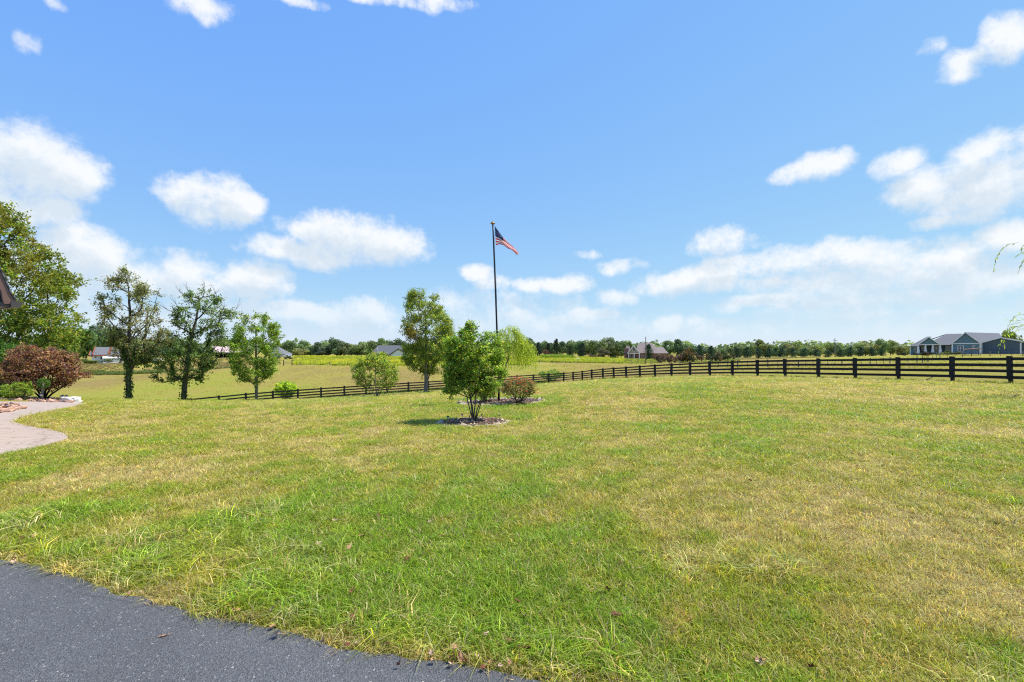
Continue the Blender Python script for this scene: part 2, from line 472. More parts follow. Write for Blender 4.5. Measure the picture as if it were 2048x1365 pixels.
M['blue_dark'] = siding_mat('dark_slate_metal', (.085, .12, .15))
M['tan_siding'] = siding_mat('tan_siding', (.42, .35, .27), False)
M['white_siding'] = siding_mat('white_siding', (.74, .76, .78), False)
M['beige'] = plain('beige_wall', (.5, .45, .4), .8)
M['rust'] = plain('rust_trim', (.30, .10, .045), .7)
M['brown_trim'] = plain('brown_fascia', (.21, .115, .09), .55, .4, .08)
M['brown_gutter'] = plain('brown_gutter', (.085, .07, .06), .4, .5, .08)
M['concrete_tan'] = plain('tan_render', (.45, .38, .33), .9)


def cloth(name, c):
    m, t, o = material(name)
    d_ = N(t, 'ShaderNodeBsdfDiffuse'); d_.inputs[0].default_value = (*c, 1); tr = N(t, 'ShaderNodeBsdfTranslucent'); tr.inputs[0].default_value = (*c, 1)
    mx_ = N(t, 'ShaderNodeMixShader'); mx_.inputs[0].default_value = .45; t.links.new(d_.outputs[0], mx_.inputs[1]); t.links.new(tr.outputs[0], mx_.inputs[2]); t.links.new(mx_.outputs[0], o.inputs[0])
    return m


M['red'] = cloth('flag_red', (.62, .04, .05))
M['flagwhite'] = cloth('flag_white', (.80, .78, .78))
M['navy'] = cloth('flag_navy', (.025, .04, .14))
M['lens'] = plain('frosted_lens', (.55, .56, .55), .3, .5)


# ------------------------------------------------------------------ mesh helpers
def fast_mesh(name, V, Fc, col=None, smooth=False):
    """V (n,3), Fc (m,k) or list of such; col (m,3) per face"""
    me = bpy.data.meshes.new(name)
    V = np.asarray(V, np.float32)
    Fs = Fc if isinstance(Fc, list) else [Fc]
    Fs = [np.asarray(f, np.int32) for f in Fs if len(f)]
    me.vertices.add(len(V)); me.vertices.foreach_set('co', V.ravel())
    nl = sum(f.size for f in Fs); npol = sum(len(f) for f in Fs)
    me.loops.add(nl); me.polygons.add(npol)
    me.loops.foreach_set('vertex_index', np.concatenate([f.ravel() for f in Fs]))
    tot = np.concatenate([np.full(len(f), f.shape[1], np.int32) for f in Fs])
    st = np.concatenate([[0], np.cumsum(tot)[:-1]]).astype(np.int32)
    me.polygons.foreach_set('loop_start', st)
    if smooth:
        me.polygons.foreach_set('use_smooth', np.ones(npol, bool))
    if col is not None:
        at_ = me.attributes.new('Col', 'FLOAT_COLOR', 'FACE')
        c4 = np.ones((npol, 4), np.float32); c4[:, :3] = col
        at_.data.foreach_set('color', c4.ravel())
    me.update(calc_edges=True)
    return me


def link(name, me, mat, parent=None, loc=None):
    o = bpy.data.objects.new(name, me)
    COL.objects.link(o)
    if mat is not None and me is not None:
        if not me.materials: me.materials.append(mat)
    if parent is not None: o.parent = parent
    if loc is not None: o.location = loc
    return o


def tag(o, label=None, cat=None, group=None, kind=None):
    if label: o['label'] = label
    if cat: o['category'] = cat
    if group: o['group'] = group
    if kind: o['kind'] = kind
    return o


ROOTLOC = {}


def thing(name, label, cat, loc, group=None):
    o = bpy.data.objects.new(name, None)
    o.empty_display_size = .2
    COL.objects.link(o)
    o.location = loc
    ROOTLOC[o.name] = Vector(loc)
    return tag(o, label, cat, group)


def rootloc(o):
    while o.parent is not None: o = o.parent
    return ROOTLOC.get(o.name, Vector((0, 0, 0)))


class MB:
    def __init__(s): s.v, s.f = [], []

    def add(s, vs, fs):
        b = len(s.v); s.v += [tuple(v) for v in vs]; s.f += [tuple(i + b for i in f) for f in fs]; return s

    def box(s, x0, x1, y0, y1, z0, z1):
        return s.add([(x, y, z) for z in (z0, z1) for y in (y0, y1) for x in (x0, x1)],
                     [(0, 2, 3, 1), (4, 5, 7, 6), (0, 1, 5, 4), (2, 6, 7, 3), (0, 4, 6, 2), (1, 3, 7, 5)])

    def beam(s, a, b, w, h, up=(0, 0, 1)):
        a, b = Vector(a), Vector(b); d = (b - a).normalized(); sd_ = d.cross(Vector(up)).normalized(); u = sd_.cross(d)
        vs = []
        for p in (a, b):
            for i, j in ((-1, -1), (1, -1), (1, 1), (-1, 1)):
                vs.append(p + sd_ * (i * w / 2) + u * (j * h / 2))
        return s.add(vs, [(0, 1, 2, 3), (7, 6, 5, 4), (0, 4, 5, 1), (1, 5, 6, 2), (2, 6, 7, 3), (3, 7, 4, 0)])

    def tube(s, pts, rs, k=8, cap=True):
        pts = [Vector(p) for p in pts]; b = len(s.v); prev = None
        for i, p in enumerate(pts):
            d = (pts[min(i + 1, len(pts) - 1)] - pts[max(i - 1, 0)]).normalized()
            a = Vector((1, 0, 0)) if abs(d.x) < .9 else Vector((0, 1, 0))
            if prev is not None: a = prev
            u = (a - d * a.dot(d)).normalized(); prev = u; w = d.cross(u)
            for j in range(k):
                t = 2 * math.pi * j / k
                s.v.append(tuple(p + (u * math.cos(t) + w * math.sin(t)) * rs[i]))
        for i in range(len(pts) - 1):
            for j in range(k):
                s.f.append((b + i * k + j, b + i * k + (j + 1) % k, b + (i + 1) * k + (j + 1) % k, b + (i + 1) * k + j))
        if cap:
            s.f.append(tuple(b + j for j in reversed(range(k)))); s.f.append(tuple(b + (len(pts) - 1) * k + j for j in range(k)))
        return s

    def lathe(s, c, prof, k=16):
        """prof: list of (r,z) about vertical axis through c"""
        return s.tube([(c[0], c[1], c[2] + z) for r, z in prof], [max(r, .0005) for r, z in prof], k)

    def prism(s, poly, y0, y1):
        """poly [(x,z)] extruded along Y"""
        n = len(poly); b = len(s.v)
        s.v += [(x, y0, z) for x, z in poly] + [(x, y1, z) for x, z in poly]
        s.f.append(tuple(b + i for i in range(n))); s.f.append(tuple(b + n + i for i in reversed(range(n))))
        for i in range(n): s.f.append((b + i, b + n + i, b + n + (i + 1) % n, b + (i + 1) % n))
        return s

    def slab(s, pts, t):
        """planar polygon thickened downwards by t"""
        n = len(pts); b = len(s.v); pts = [Vector(p) for p in pts]
        nn = (pts[1] - pts[0]).cross(pts[2] - pts[0]).normalized()
        if nn.z < 0: nn = -nn
        s.v += [tuple(p) for p in pts] + [tuple(p - nn * t) for p in pts]
        s.f.append(tuple(b + i for i in range(n))); s.f.append(tuple(b + n + i for i in reversed(range(n))))
        for i in range(n): s.f.append((b + i, b + n + i, b + n + (i + 1) % n, b + (i + 1) % n))
        return s

    def build(s, name, mat, parent=None, smooth=False, world=True):
        off = rootloc(parent) if (parent is not None and world) else Vector((0, 0, 0))
        me = bpy.data.meshes.new(name)
        me.from_pydata([(x - off.x, y - off.y, z - off.z) for x, y, z in s.v], [], s.f)
        if smooth: me.polygons.foreach_set('use_smooth', [True] * len(me.polygons))
        me.update()
        return link(name, me, mat, parent)


# ------------------------------------------------------------------ ground regions (photo pixels -> ground)
def poly_at(pts): return [at(*p) for p in pts]


PATH_PX = [(-140, 962), (-60, 930), (0, 913), (60, 903), (110, 889), (134, 880), (137, 876), (128, 869), (105, 863), (66, 857), (36, 850), (28, 846), (33, 840), (52, 834), (80, 828),
           (110, 822), (140, 817), (165, 812), (174, 808.5), (160, 806.5), (120, 805.3), (60, 805), (0, 805), (-140, 806)]
DRIVE_EDGE_PX = [(-420, 1040), (-200, 1076), (0, 1121), (80, 1138), (150, 1158), (225, 1186), (300, 1205), (370, 1226), (450, 1244), (530, 1262), (600, 1274), (680, 1299), (760, 1314), (850, 1327),
                 (940, 1339), (1010, 1349), (1060, 1362), (1130, 1378), (1240, 1400)]
path_poly = [(p.x, p.y) for p in poly_at(PATH_PX)]
de = [at(*p) for p in DRIVE_EDGE_PX]
drive_poly = [(p.x, p.y) for p in de] + [(4.0, 1.2), (6, -6), (-12, -6), (-14, 2)]
BEDS = {}


def bed_circle(key, px, py, rx, ry=None):
    c = at(px, py) if py > 400 else gp(px, py); BEDS[key] = (c, rx, ry or rx)
    return c


bed_circle('front', 948, 847, 1.0)
bed_circle('pole', 1003, 805, 1.72, 1.5)
bed_circle('shrub', 757, 796, 1.0)
bed_circle('maple', 852, 38, 1.05)
# planting strip along the far side of the path
STRIP_PX = [(-40, 804.6), (20, 804.4), (80, 804.4), (130, 804.4), (152, 803), (146, 799), (125, 797), (80, 796.5), (20, 797), (-40, 797)]
strip_poly = [(gp(x, Y).x, Y) for x, Y in ((-60, 20.6), (20, 20.6), (80, 20.6), (130, 20.7), (152, 21.1), (146, 22.2), (120, 23.2), (80, 23.6), (20, 23.2), (-60, 23))]
NOOK_PX = [(-60, 832), (0, 828), (20, 823), (33, 820.5), (28, 817), (10, 815), (-60, 815)]
nook_poly = [(p.x, p.y) for p in poly_at(NOOK_PX)]


def inside(poly, x, y):
    r = np.zeros(np.shape(x), bool)
    n = len(poly)
    for i in range(n):
        x1, y1 = poly[i]; x2, y2 = poly[(i + 1) % n]
        c = ((y1 > y) != (y2 > y)) & (x < (x2 - x1) * (y - y1) / (y2 - y1 + 1e-12) + x1)
        r ^= c
    return r


def seg_dist(poly, x, y, closed=False):
    d = np.full(np.shape(x), 1e9)
    n = len(poly)
    for i in range(n if closed else n - 1):
        x1, y1 = poly[i]; x2, y2 = poly[(i + 1) % n]
        L = (x2 - x1) ** 2 + (y2 - y1) ** 2 + 1e-12
        t = np.clip(((x - x1) * (x2 - x1) + (y - y1) * (y2 - y1)) / L, 0, 1)
        d = np.minimum(d, np.hypot(x - x1 - t * (x2 - x1), y - y1 - t * (y2 - y1)))
    return d


FENCE_R = []                                             # fence run beside the lawn: plan positions
for px in (2262, 2136, 2019.5, 1903, 1795.5, 1709, 1635.5, 1569, 1513.8, 1463.6, 1418.5, 1379, 1341.7, 1309, 1279, 1251.5, 1227, 1205, 1182.7, 1164, 1145.6):
    Y = fence_y(px)
    FENCE_R.append(((px - CX) * Y / F, Y))
FENCE_L = [FENCE_R[-1]]
for px in (1128, 1098, 1067, 1034, 1000, 965, 929, 893, 856, 817, 774.5, 732, 688.6, 642, 595.5, 545.7, 492, 438, 380, 320, 256, 190, 122, 50, -25):
    Y = fence_y(px)
    FENCE_L.append(((px - CX) * Y / F, Y))
lawn_poly = [(60, -20), (60, 12)] + FENCE_R + FENCE_L[1:] + [(-90, 50), (-90, -20)]


def lush(x, y):
    """0 dry straw .. 1 lush green, for the lawn and pasture turf"""
    x, y = np.asarray(x, float), np.asarray(y, float)
    big = fbm(x * .22 + 3.1, y * .16 + 9.2, 3)
    mid = fbm(x * .9 + 40, y * .6 + 11, 3)
    sm = fbm(x * 3.1 + 7, y * 2.4 + 3, 3)
    v = .53 + (big - .5) * .75 + (mid - .5) * .95 + (sm - .5) * 1.05
    # lusher near the drive and around watered beds; drier further out
    dd = seg_dist([(p.x, p.y) for p in de], x, y)
    v = v + .20 * np.exp(-(dd / 1.5) ** 2) - .06 * sstep(8, 26, y)
    v = v + .16 * np.exp(-((x + .7) / 1.0) ** 2 - ((y - 5.2) / 1.8) ** 2)
    for k, (c, rx, ry) in BEDS.items():
        r = np.hypot((x - c.x) / rx, (y - c.y) / ry)
        v = v + .30 * np.exp(-((r - 1.25) / .7) ** 2) * (k in ('front', 'pole'))
    v = v - .22 * np.exp(-((x + 5.6) / 1.6) ** 2 - ((y - 6.6) / 1.2) ** 2) - .08 * np.exp(-((x - 11) / 6) ** 2 - ((y - 19) / 6) ** 2)
    return np.clip(v, 0, 1)


# ------------------------------------------------------------------ ground sheet
ys = np.concatenate([np.linspace(-30, 1.5, 12), np.geomspace(1.8, 420, 230), np.geomspace(460, 6000, 14)])
tx = np.linspace(-1, 1, 241)
xs0 = np.sinh(tx * 3.2) / math.sinh(3.2)
GX, GY = np.meshgrid(xs0, ys)
GX = GX * (16 + 1.9 * np.clip(GY, 0, None)) * np.where(GY > 420, 1.6, 1)
GZ = gz(GX, GY)
GZ = np.where(GY > 430, -3.0, GZ)
nr, nc = GX.shape
V = np.stack([GX, GY, GZ], -1).reshape(-1, 3)
ii, jj = np.meshgrid(np.arange(nr - 1), np.arange(nc - 1), indexing='ij')
q = (ii * nc + jj).ravel()
Fq = np.stack([q, q + 1, q + nc + 1, q + nc], 1)
gme = fast_mesh('ground', V, Fq, smooth=True)
gx, gy = GX.ravel(), GY.ravel()
isl = inside(lawn_poly, gx, gy)
lv = lush(gx, gy)
# pasture bands: mown olive field, drier strip, goldenrod meadow
past = .30 + (fbm(gx * .05, gy * .03 + 4, 4) - .5) * 1.3 + (fbm(gx * .3, gy * .12, 3) - .5) * .5
past = past + .5 * np.exp(-((gx + 36) / 14) ** 2 - ((gy - 66) / 9) ** 2)
lvv = np.where(isl, lv, np.clip(past, 0, 1))
a_ = gme.attributes.new('lush', 'FLOAT', 'POINT'); a_.data.foreach_set('value', lvv.astype(np.float32))
a_ = gme.attributes.new('lawn', 'FLOAT', 'POINT'); a_.data.foreach_set('value', isl.astype(np.float32))

m, t, o = material('turf')
al = N(t, 'ShaderNodeAttribute', attribute_name='lush')
alw = N(t, 'ShaderNodeAttribute', attribute_name='lawn')
geo = N(t, 'ShaderNodeNewGeometry')
n1 = N(t, 'ShaderNodeTexNoise', i_Scale=9.0, i_Detail=8.0, i_Roughness=.75); t.links.new(geo.outputs['Position'], n1.inputs['Vector'])
n2 = N(t, 'ShaderNodeTexNoise', i_Scale=1.3, i_Detail=6.0, i_Roughness=.7); t.links.new(geo.outputs['Position'], n2.inputs['Vector'])
n3 = N(t, 'ShaderNodeTexNoise', i_Scale=42.0, i_Detail=4.0, i_Roughness=.8); t.links.new(geo.outputs['Position'], n3.inputs['Vector'])
s1 = N(t, 'ShaderNodeMath', operation='MULTIPLY_ADD'); s1.inputs[1].default_value = .55; s1.inputs[2].default_value = -.275; t.links.new(n1.outputs['Fac'], s1.inputs[0])
s2 = N(t, 'ShaderNodeMath', operation='MULTIPLY_ADD'); s2.inputs[1].default_value = .5; s2.inputs[2].default_value = -.25; t.links.new(n2.outputs['Fac'], s2.inputs[0])
ad = N(t, 'ShaderNodeMath', operation='ADD'); t.links.new(s1.outputs[0], ad.inputs[0]); t.links.new(s2.outputs[0], ad.inputs[1])
ad2 = N(t, 'ShaderNodeMath', operation='ADD'); t.links.new(ad.outputs[0], ad2.inputs[0]); t.links.new(al.outputs['Fac'], ad2.inputs[1])
rl = ramp(t, [(0.0, (.38, .30, .11)), (.3, (.35, .295, .07)), (.55, (.26, .26, .035)), (1.0, (.17, .235, .025))])
t.links.new(ad2.outputs[0], rl.inputs[0])
# pasture: mown field with long faint streaks
pm_ = N(t, 'ShaderNodeMapping'); pm_.inputs['Scale'].default_value = (.12, 1.1, 1); t.links.new(geo.outputs['Position'], pm_.inputs[0])
n4 = N(t, 'ShaderNodeTexNoise', i_Scale=.8, i_Detail=8.0, i_Roughness=.75); t.links.new(pm_.outputs[0], n4.inputs['Vector'])
n5 = N(t, 'ShaderNodeTexNoise', i_Scale=3.2, i_Detail=6.0, i_Roughness=.8); t.links.new(geo.outputs['Position'], n5.inputs['Vector'])
pa_ = N(t, 'ShaderNodeMath', operation='ADD'); t.links.new(n4.outputs['Fac'], pa_.inputs[0]); t.links.new(n5.outputs['Fac'], pa_.inputs[1])
pb_ = N(t, 'ShaderNodeMath', operation='MULTIPLY_ADD'); pb_.inputs[1].default_value = .9; pb_.inputs[2].default_value = -.9; t.links.new(pa_.outputs[0], pb_.inputs[0])
pc_ = N(t, 'ShaderNodeMath', operation='ADD'); t.links.new(pb_.outputs[0], pc_.inputs[0]); t.links.new(al.outputs['Fac'], pc_.inputs[1])
rp_ = ramp(t, [(0.0, (.29, .215, .07)), (.3, (.335, .28, .065)), (.6, (.305, .305, .05)), (1.0, (.225, .30, .035))]); t.links.new(pc_.outputs[0], rp_.inputs[0])
pmx = N(t, 'ShaderNodeMix', data_type='RGBA'); t.links.new(alw.outputs['Fac'], pmx.inputs[0]); t.links.new(rp_.outputs[0], pmx.inputs[6]); t.links.new(rl.outputs[0], pmx.inputs[7])
gr = ramp(t, [(.25, (.55, .55, .55)), (.75, (1.3, 1.3, 1.3))]); t.links.new(n3.outputs['Fac'], gr.inputs[0])
mu = N(t, 'ShaderNodeMix', data_type='RGBA', blend_type='MULTIPLY'); mu.inputs[0].default_value = .7
t.links.new(pmx.outputs[2], mu.inputs[6]); t.links.new(gr.outputs[0], mu.inputs[7])
b = N(t, 'ShaderNodeBsdfPrincipled'); b.inputs['Roughness'].default_value = .95; b.inputs['Specular IOR Level'].default_value = .05
t.links.new(mu.outputs[2], b.inputs['Base Color'])
bp = N(t, 'ShaderNodeBump'); bp.inputs['Strength'].default_value = .8; bp.inputs['Distance'].default_value = .06
t.links.new(n1.outputs['Fac'], bp.inputs['Height'])
bp3 = N(t, 'ShaderNodeBump'); bp3.inputs['Strength'].default_value = .7; bp3.inputs['Distance'].default_value = .3
t.links.new(n5.outputs['Fac'], bp3.inputs['Height']); t.links.new(bp.outputs[0], bp3.inputs['Normal']); t.links.new(bp3.outputs[0], b.inputs['Normal'])
t.links.new(b.outputs[0], o.inputs[0])
M['turf'] = m
ground = link('ground', gme, m)
tag(ground, kind='structure')


def sheet(name, poly, lift, mat, edge=.06, maxlen=.6):
    """flat surface with a visible edge, laid on the ground along a closed outline"""
    pts = []
    n = len(poly)
    for i in range(n):                                       # smooth the outline a little and subdivide
        a, b_ = np.array(poly[i]), np.array(poly[(i + 1) % n])
        k = max(1, int(np.linalg.norm(b_ - a) / maxlen))
        for j in range(min(k, 40)): pts.append(a + (b_ - a) * j / min(k, 40))
    pts = np.array(pts)
    z = gz(pts[:, 0], pts[:, 1]) + lift
    top = [Vector((x, y, zz)) for (x, y), zz in zip(pts, z)]
    tris = tessellate_polygon([top])
    mb = MB(); k = len(top)
    # refine interior: split triangles twice so the sheet follows the ground
    vs = [tuple(p) for p in top]; fs = [tuple(x) for x in tris]
    for _ in range(4):
        mid = {}; nf = []
        for f in fs:
            e = [(f[i], f[(i + 1) % 3]) for i in range(3)]
            L = [math.dist(vs[a_i], vs[b_i]) for a_i, b_i in e]
            if max(L) < maxlen * 1.5: nf.append(f); continue
            i = L.index(max(L)); key = tuple(sorted(e[i]))
            if key not in mid:
                p = (np.array(vs[key[0]]) + np.array(vs[key[1]])) / 2
                vs.append((p[0], p[1], g1(p[0], p[1]) + lift)); mid[key] = len(vs) - 1
            mm = mid[key]; a_i, b_i, c_i = f[i], f[(i + 1) % 3], f[(i + 2) % 3]
            nf += [(a_i, mm, c_i), (mm, b_i, c_i)]
        fs = nf
    mb.add(vs, [f if (Vector(vs[f[1]]) - Vector(vs[f[0]])).cross(Vector(vs[f[2]]) - Vector(vs[f[0]])).z > 0 else f[::-1] for f in fs])
    b0 = len(mb.v)
    mb.v += [tuple(p) for p in top] + [(p.x, p.y, p.z - edge) for p in top]
    for i in range(k): mb.f.append((b0 + i, b0 + (i + 1) % k, b0 + k + (i + 1) % k, b0 + k + i))
    return mb.build(name, mat)


# asphalt
m, t, o = material('asphalt')
geo = N(t, 'ShaderNodeNewGeometry')
vo = N(t, 'ShaderNodeTexVoronoi', i_Scale=170.0); t.links.new(geo.outputs['Position'], vo.inputs['Vector'])
vo2 = N(t, 'ShaderNodeTexVoronoi', i_Scale=120.0); t.links.new(geo.outputs['Position'], vo2.inputs['Vector'])
nz = N(t, 'ShaderNodeTexNoise', i_Scale=1.2, i_Detail=5.0); t.links.new(geo.outputs['Position'], nz.inputs['Vector'])
sx = N(t, 'ShaderNodeSeparateColor'); t.links.new(vo.outputs['Color'], sx.inputs[0])
sx2 = N(t, 'ShaderNodeSeparateColor'); t.links.new(vo2.outputs['Color'], sx2.inputs[0])
r1 = ramp(t, [(0, (.062, .063, .066)), (.55, (.108, .109, .113)), (.93, (.136, .137, .139)), (1.0, (.2, .2, .2))]); t.links.new(sx.outputs[0], r1.inputs[0])
r2 = ramp(t, [(0, (0, 0, 0)), (.99, (0, 0, 0)), (.994, (1, 1, 1))]); t.links.new(sx2.outputs[1], r2.inputs[0])
mq = N(t, 'ShaderNodeMix', data_type='RGBA'); mq.inputs[7].default_value = (.36, .34, .31, 1)
t.links.new(r2.outputs[0], mq.inputs[0]); t.links.new(r1.outputs[0], mq.inputs[6])
r3 = ramp(t, [(.3, (.85, .85, .85)), (.7, (1.12, 1.12, 1.12))]); t.links.new(nz.outputs['Fac'], r3.inputs[0])
mv = N(t, 'ShaderNodeMix', data_type='RGBA', blend_type='MULTIPLY'); mv.inputs[0].default_value = 1
t.links.new(mq.outputs[2], mv.inputs[6]); t.links.new(r3.outputs[0], mv.inputs[7])
b = N(t, 'ShaderNodeBsdfPrincipled'); b.inputs['Roughness'].default_value = .72; b.inputs['Specular IOR Level'].default_value = .35
bp = N(t, 'ShaderNodeBump'); bp.inputs['Strength'].default_value = .9; bp.inputs['Distance'].default_value = .006
t.links.new(vo.outputs['Distance'], bp.inputs['Height']); t.links.new(bp.outputs[0], b.inputs['Normal'])
t.links.new(mv.outputs[2], b.inputs['Base Color']); t.links.new(b.outputs[0], o.inputs[0])
# smooth, slightly ragged drive edge
dn = []
dpx = [(p.x, p.y) for p in de]
for i in range(len(dpx) - 1):
    for j in range(8):
        tt = j / 8; x = dpx[i][0] + (dpx[i + 1][0] - dpx[i][0]) * tt; y = dpx[i][1] + (dpx[i + 1][1] - dpx[i][1]) * tt
        dn.append((x, y + (float(fbm(np.array([x * 5.0]), np.array([y * 5.0]), 3)[0]) - .5) * .09))
drive_poly2 = dn + drive_poly[len(de):]
tag(sheet('driveway', drive_poly2, .014, m, .05), kind='structure')

# stamped concrete path
m, t, o = material('stamped_concrete')
geo = N(t, 'ShaderNodeNewGeometry')
nzw = N(t, 'ShaderNodeTexNoise', i_Scale=1.5, i_Detail=2.0); t.links.new(geo.outputs['Position'], nzw.inputs['Vector'])
mw = N(t, 'ShaderNodeVectorMath', operation='MULTIPLY_ADD'); mw.inputs[1].default_value = (.35, .35, .35); t.links.new(nzw.outputs['Color'], mw.inputs[0]); t.links.new(geo.outputs['Position'], mw.inputs[2])
vo = N(t, 'ShaderNodeTexVoronoi', feature='DISTANCE_TO_EDGE', i_Scale=1.7); t.links.new(mw.outputs[0], vo.inputs['Vector'])
voc = N(t, 'ShaderNodeTexVoronoi', i_Scale=1.7); t.links.new(mw.outputs[0], voc.inputs['Vector'])
nz = N(t, 'ShaderNodeTexNoise', i_Scale=5.0, i_Detail=7.0, i_Roughness=.7); t.links.new(geo.outputs['Position'], nz.inputs['Vector'])
r1 = ramp(t, [(.25, (.375, .29, .235)), (.75, (.465, .37, .305))]); t.links.new(nz.outputs['Fac'], r1.inputs[0])
r2 = ramp(t, [(0, (.76, .73, .7)), (.012, (.76, .73, .7)), (.03, (1, 1, 1))]); t.links.new(vo.outputs['Distance'], r2.inputs[0])
mv = N(t, 'ShaderNodeMix', data_type='RGBA', blend_type='MULTIPLY'); mv.inputs[0].default_value = 1; t.links.new(r1.outputs[0], mv.inputs[6]); t.links.new(r2.outputs[0], mv.inputs[7])
b = N(t, 'ShaderNodeBsdfPrincipled'); b.inputs['Roughness'].default_value = .75; b.inputs['Specular IOR Level'].default_value = .3
bp = N(t, 'ShaderNodeBump'); bp.inputs['Strength'].default_value = .5; bp.inputs['Distance'].default_value = .02; t.links.new(r2.outputs[0], bp.inputs['Height'])
bp2 = N(t, 'ShaderNodeBump'); bp2.inputs['Strength'].default_value = .4; bp2.inputs['Distance'].default_value = .02; t.links.new(nz.outputs['Fac'], bp2.inputs['Height']); t.links.new(bp.outputs[0], bp2.inputs['Normal'])
t.links.new(bp2.outputs[0], b.inputs['Normal']); t.links.new(mv.outputs[2], b.inputs['Base Color']); t.links.new(b.outputs[0], o.inputs[0])


def chaikin(pts, it=2):
    for _ in range(it):
        q = []
        for i in range(len(pts)):
            a, b_ = np.array(pts[i]), np.array(pts[(i + 1) % len(pts)])
            q += [tuple(a * .75 + b_ * .25), tuple(a * .25 + b_ * .75)]
        pts = q
    return pts


path_poly = chaikin(path_poly, 2)
tag(sheet('path', path_poly, .035, m, .08), kind='structure')

# ------------------------------------------------------------------ plants
def unit(a):
    return a / (np.linalg.norm(a, axis=-1, keepdims=True) + 1e-9)


def leaf_mesh(name, C, D, Nn, S, col, wr=.62, fold=.12):
    """kite-shaped leaves: base C, direction D, normal Nn, length S"""
    D = unit(D); side = unit(np.cross(D, Nn)); Nn = np.cross(side, D)
    S = S[:, None]
    mid = C + D * S * .45
    V = np.stack([C, mid + side * S * wr * .5 + Nn * S * fold, C + D * S, mid - side * S * wr * .5 + Nn * S * fold], 1).reshape(-1, 3)
    Fq = np.arange(len(C) * 4, dtype=np.int32).reshape(-1, 4)
    return fast_mesh(name, V, Fq, col)


LEAF_GAIN = 1.75


def pal(palette, n, rng, jit=.28):
    cs = np.array([c for c, w in palette]) * LEAF_GAIN; ws = np.array([w for c, w in palette], float); ws /= ws.sum()
    k = rng.choice(len(cs), n, p=ws)
    c = cs[k] * (1 + rng.normal(0, jit, (n, 1)))
    return np.clip(c * (1 + rng.normal(0, .08, (n, 3))), .004, .9)


def skeleton(trunk, targets, rng, up=.25, zmin=None, seg=.5, wig=.08):
    """join every target to the growing skeleton; returns node positions, parents"""
    pos = [np.array(p, float) for p in trunk]; par = [-1] + list(range(len(trunk) - 1))
    axis = np.array(trunk, float)
    order = sorted(range(len(targets)), key=lambda i: np.min(np.linalg.norm(axis - targets[i], axis=1)))
    ends = {}
    for i in order:
        tgt = targets[i]
        Pn = np.array(pos)
        d = np.linalg.norm(Pn - tgt, axis=1)
        hd = np.linalg.norm((Pn - tgt)[:, :2], axis=1)
        cost = d + 1.6 * np.maximum(0, Pn[:, 2] - (tgt[2] - .55 * hd))
        if zmin is not None: cost = cost + 50 * (Pn[:, 2] < zmin)
        k = int(np.argmin(cost)); a = pos[k]; L = d[k]
        m_ = max(2, int(L / seg))
        ctrl = (a + tgt) / 2 + np.array([0, 0, -.12 * L if up > 0 else 0]) + rng.normal(0, wig * L, 3)
        last = k
        for j in range(1, m_ + 1):
            u = j / m_
            p = a * (1 - u) ** 2 + 2 * ctrl * u * (1 - u) + tgt * u * u
            pos.append(p); par.append(last); last = len(pos) - 1
        ends[i] = last
    return pos, par, ends


def limb_mesh(pos, par, r_base, r_tip, kbig=9, ksmall=4):
    n = len(pos); cnt = np.zeros(n); ch = [[] for _ in range(n)]
    for i in range(n):
        if par[i] >= 0: ch[par[i]].append(i)
    for i in range(n - 1, -1, -1):
        if not ch[i]: cnt[i] = 1
        if par[i] >= 0: cnt[par[i]] += cnt[i]
    e = math.log(max(r_base / r_tip, 1.01)) / max(math.log(max(cnt[0], 2)), .1)
    rad = r_tip * cnt ** e
    mb = MB(); stack = [(0, -1)]
    while stack:
        st, pr = stack.pop()
        chain = [] if pr < 0 else [pr]
        i = st
        while True:
            chain.append(i)
            if not ch[i]: break
            c = sorted(ch[i], key=lambda q_: -cnt[q_])
            for q_ in c[1:]: stack.append((q_, i))
            i = c[0]
        rs = [rad[q_] for q_ in chain]
        if pr >= 0: rs[0] = rad[chain[1]] * 1.05
        rs[-1] *= .5
        if len(chain) > 1:
            k = kbig if rs[0] > r_base * .5 else (6 if rs[0] > r_base * .18 else ksmall)
            mb.tube([pos[q_] for q_ in chain], rs, k)
    return mb, rad


def from_profile(rows, n, Y, rng, depth=1.0, edge=.5, gap=0.0):
    """clump centres inside a silhouette: rows (py, xl, xr) in photo pixels at distance Y"""
    rows = sorted(rows); py = np.array([r[0] for r in rows], float); xl = np.array([r[1] for r in rows], float); xr = np.array([r[2] for r in rows], float)
    out = []
    wmax = (xr - xl).max()
    while len(out) < n:
        y = rng.uniform(py[0], py[-1]); a, b_ = np.interp(y, py, xl), np.interp(y, py, xr)
        if rng.random() > (b_ - a) / wmax + .06: continue
        u = rng.uniform(-1, 1); u = math.copysign(abs(u) ** edge, u)
        x = (a + b_) / 2 + u * (b_ - a) / 2
        dw = (b_ - a) / 2 * math.sqrt(max(0, 1 - u * u)) * depth * Y / F
        d = dw * rng.uniform(-1, 1)
        p = P(x, y, Y)
        if gap:
            k_ = 5.0 / (wmax * Y / F)
            if float(fbm(np.array([p.x * k_ + 50 + d * k_ * .6]), np.array([p.z * k_ + 31 - d * k_ * .5]), 2)[0]) < gap: continue
        out.append((p.x, p.y + d, p.z))
    return np.array(out)


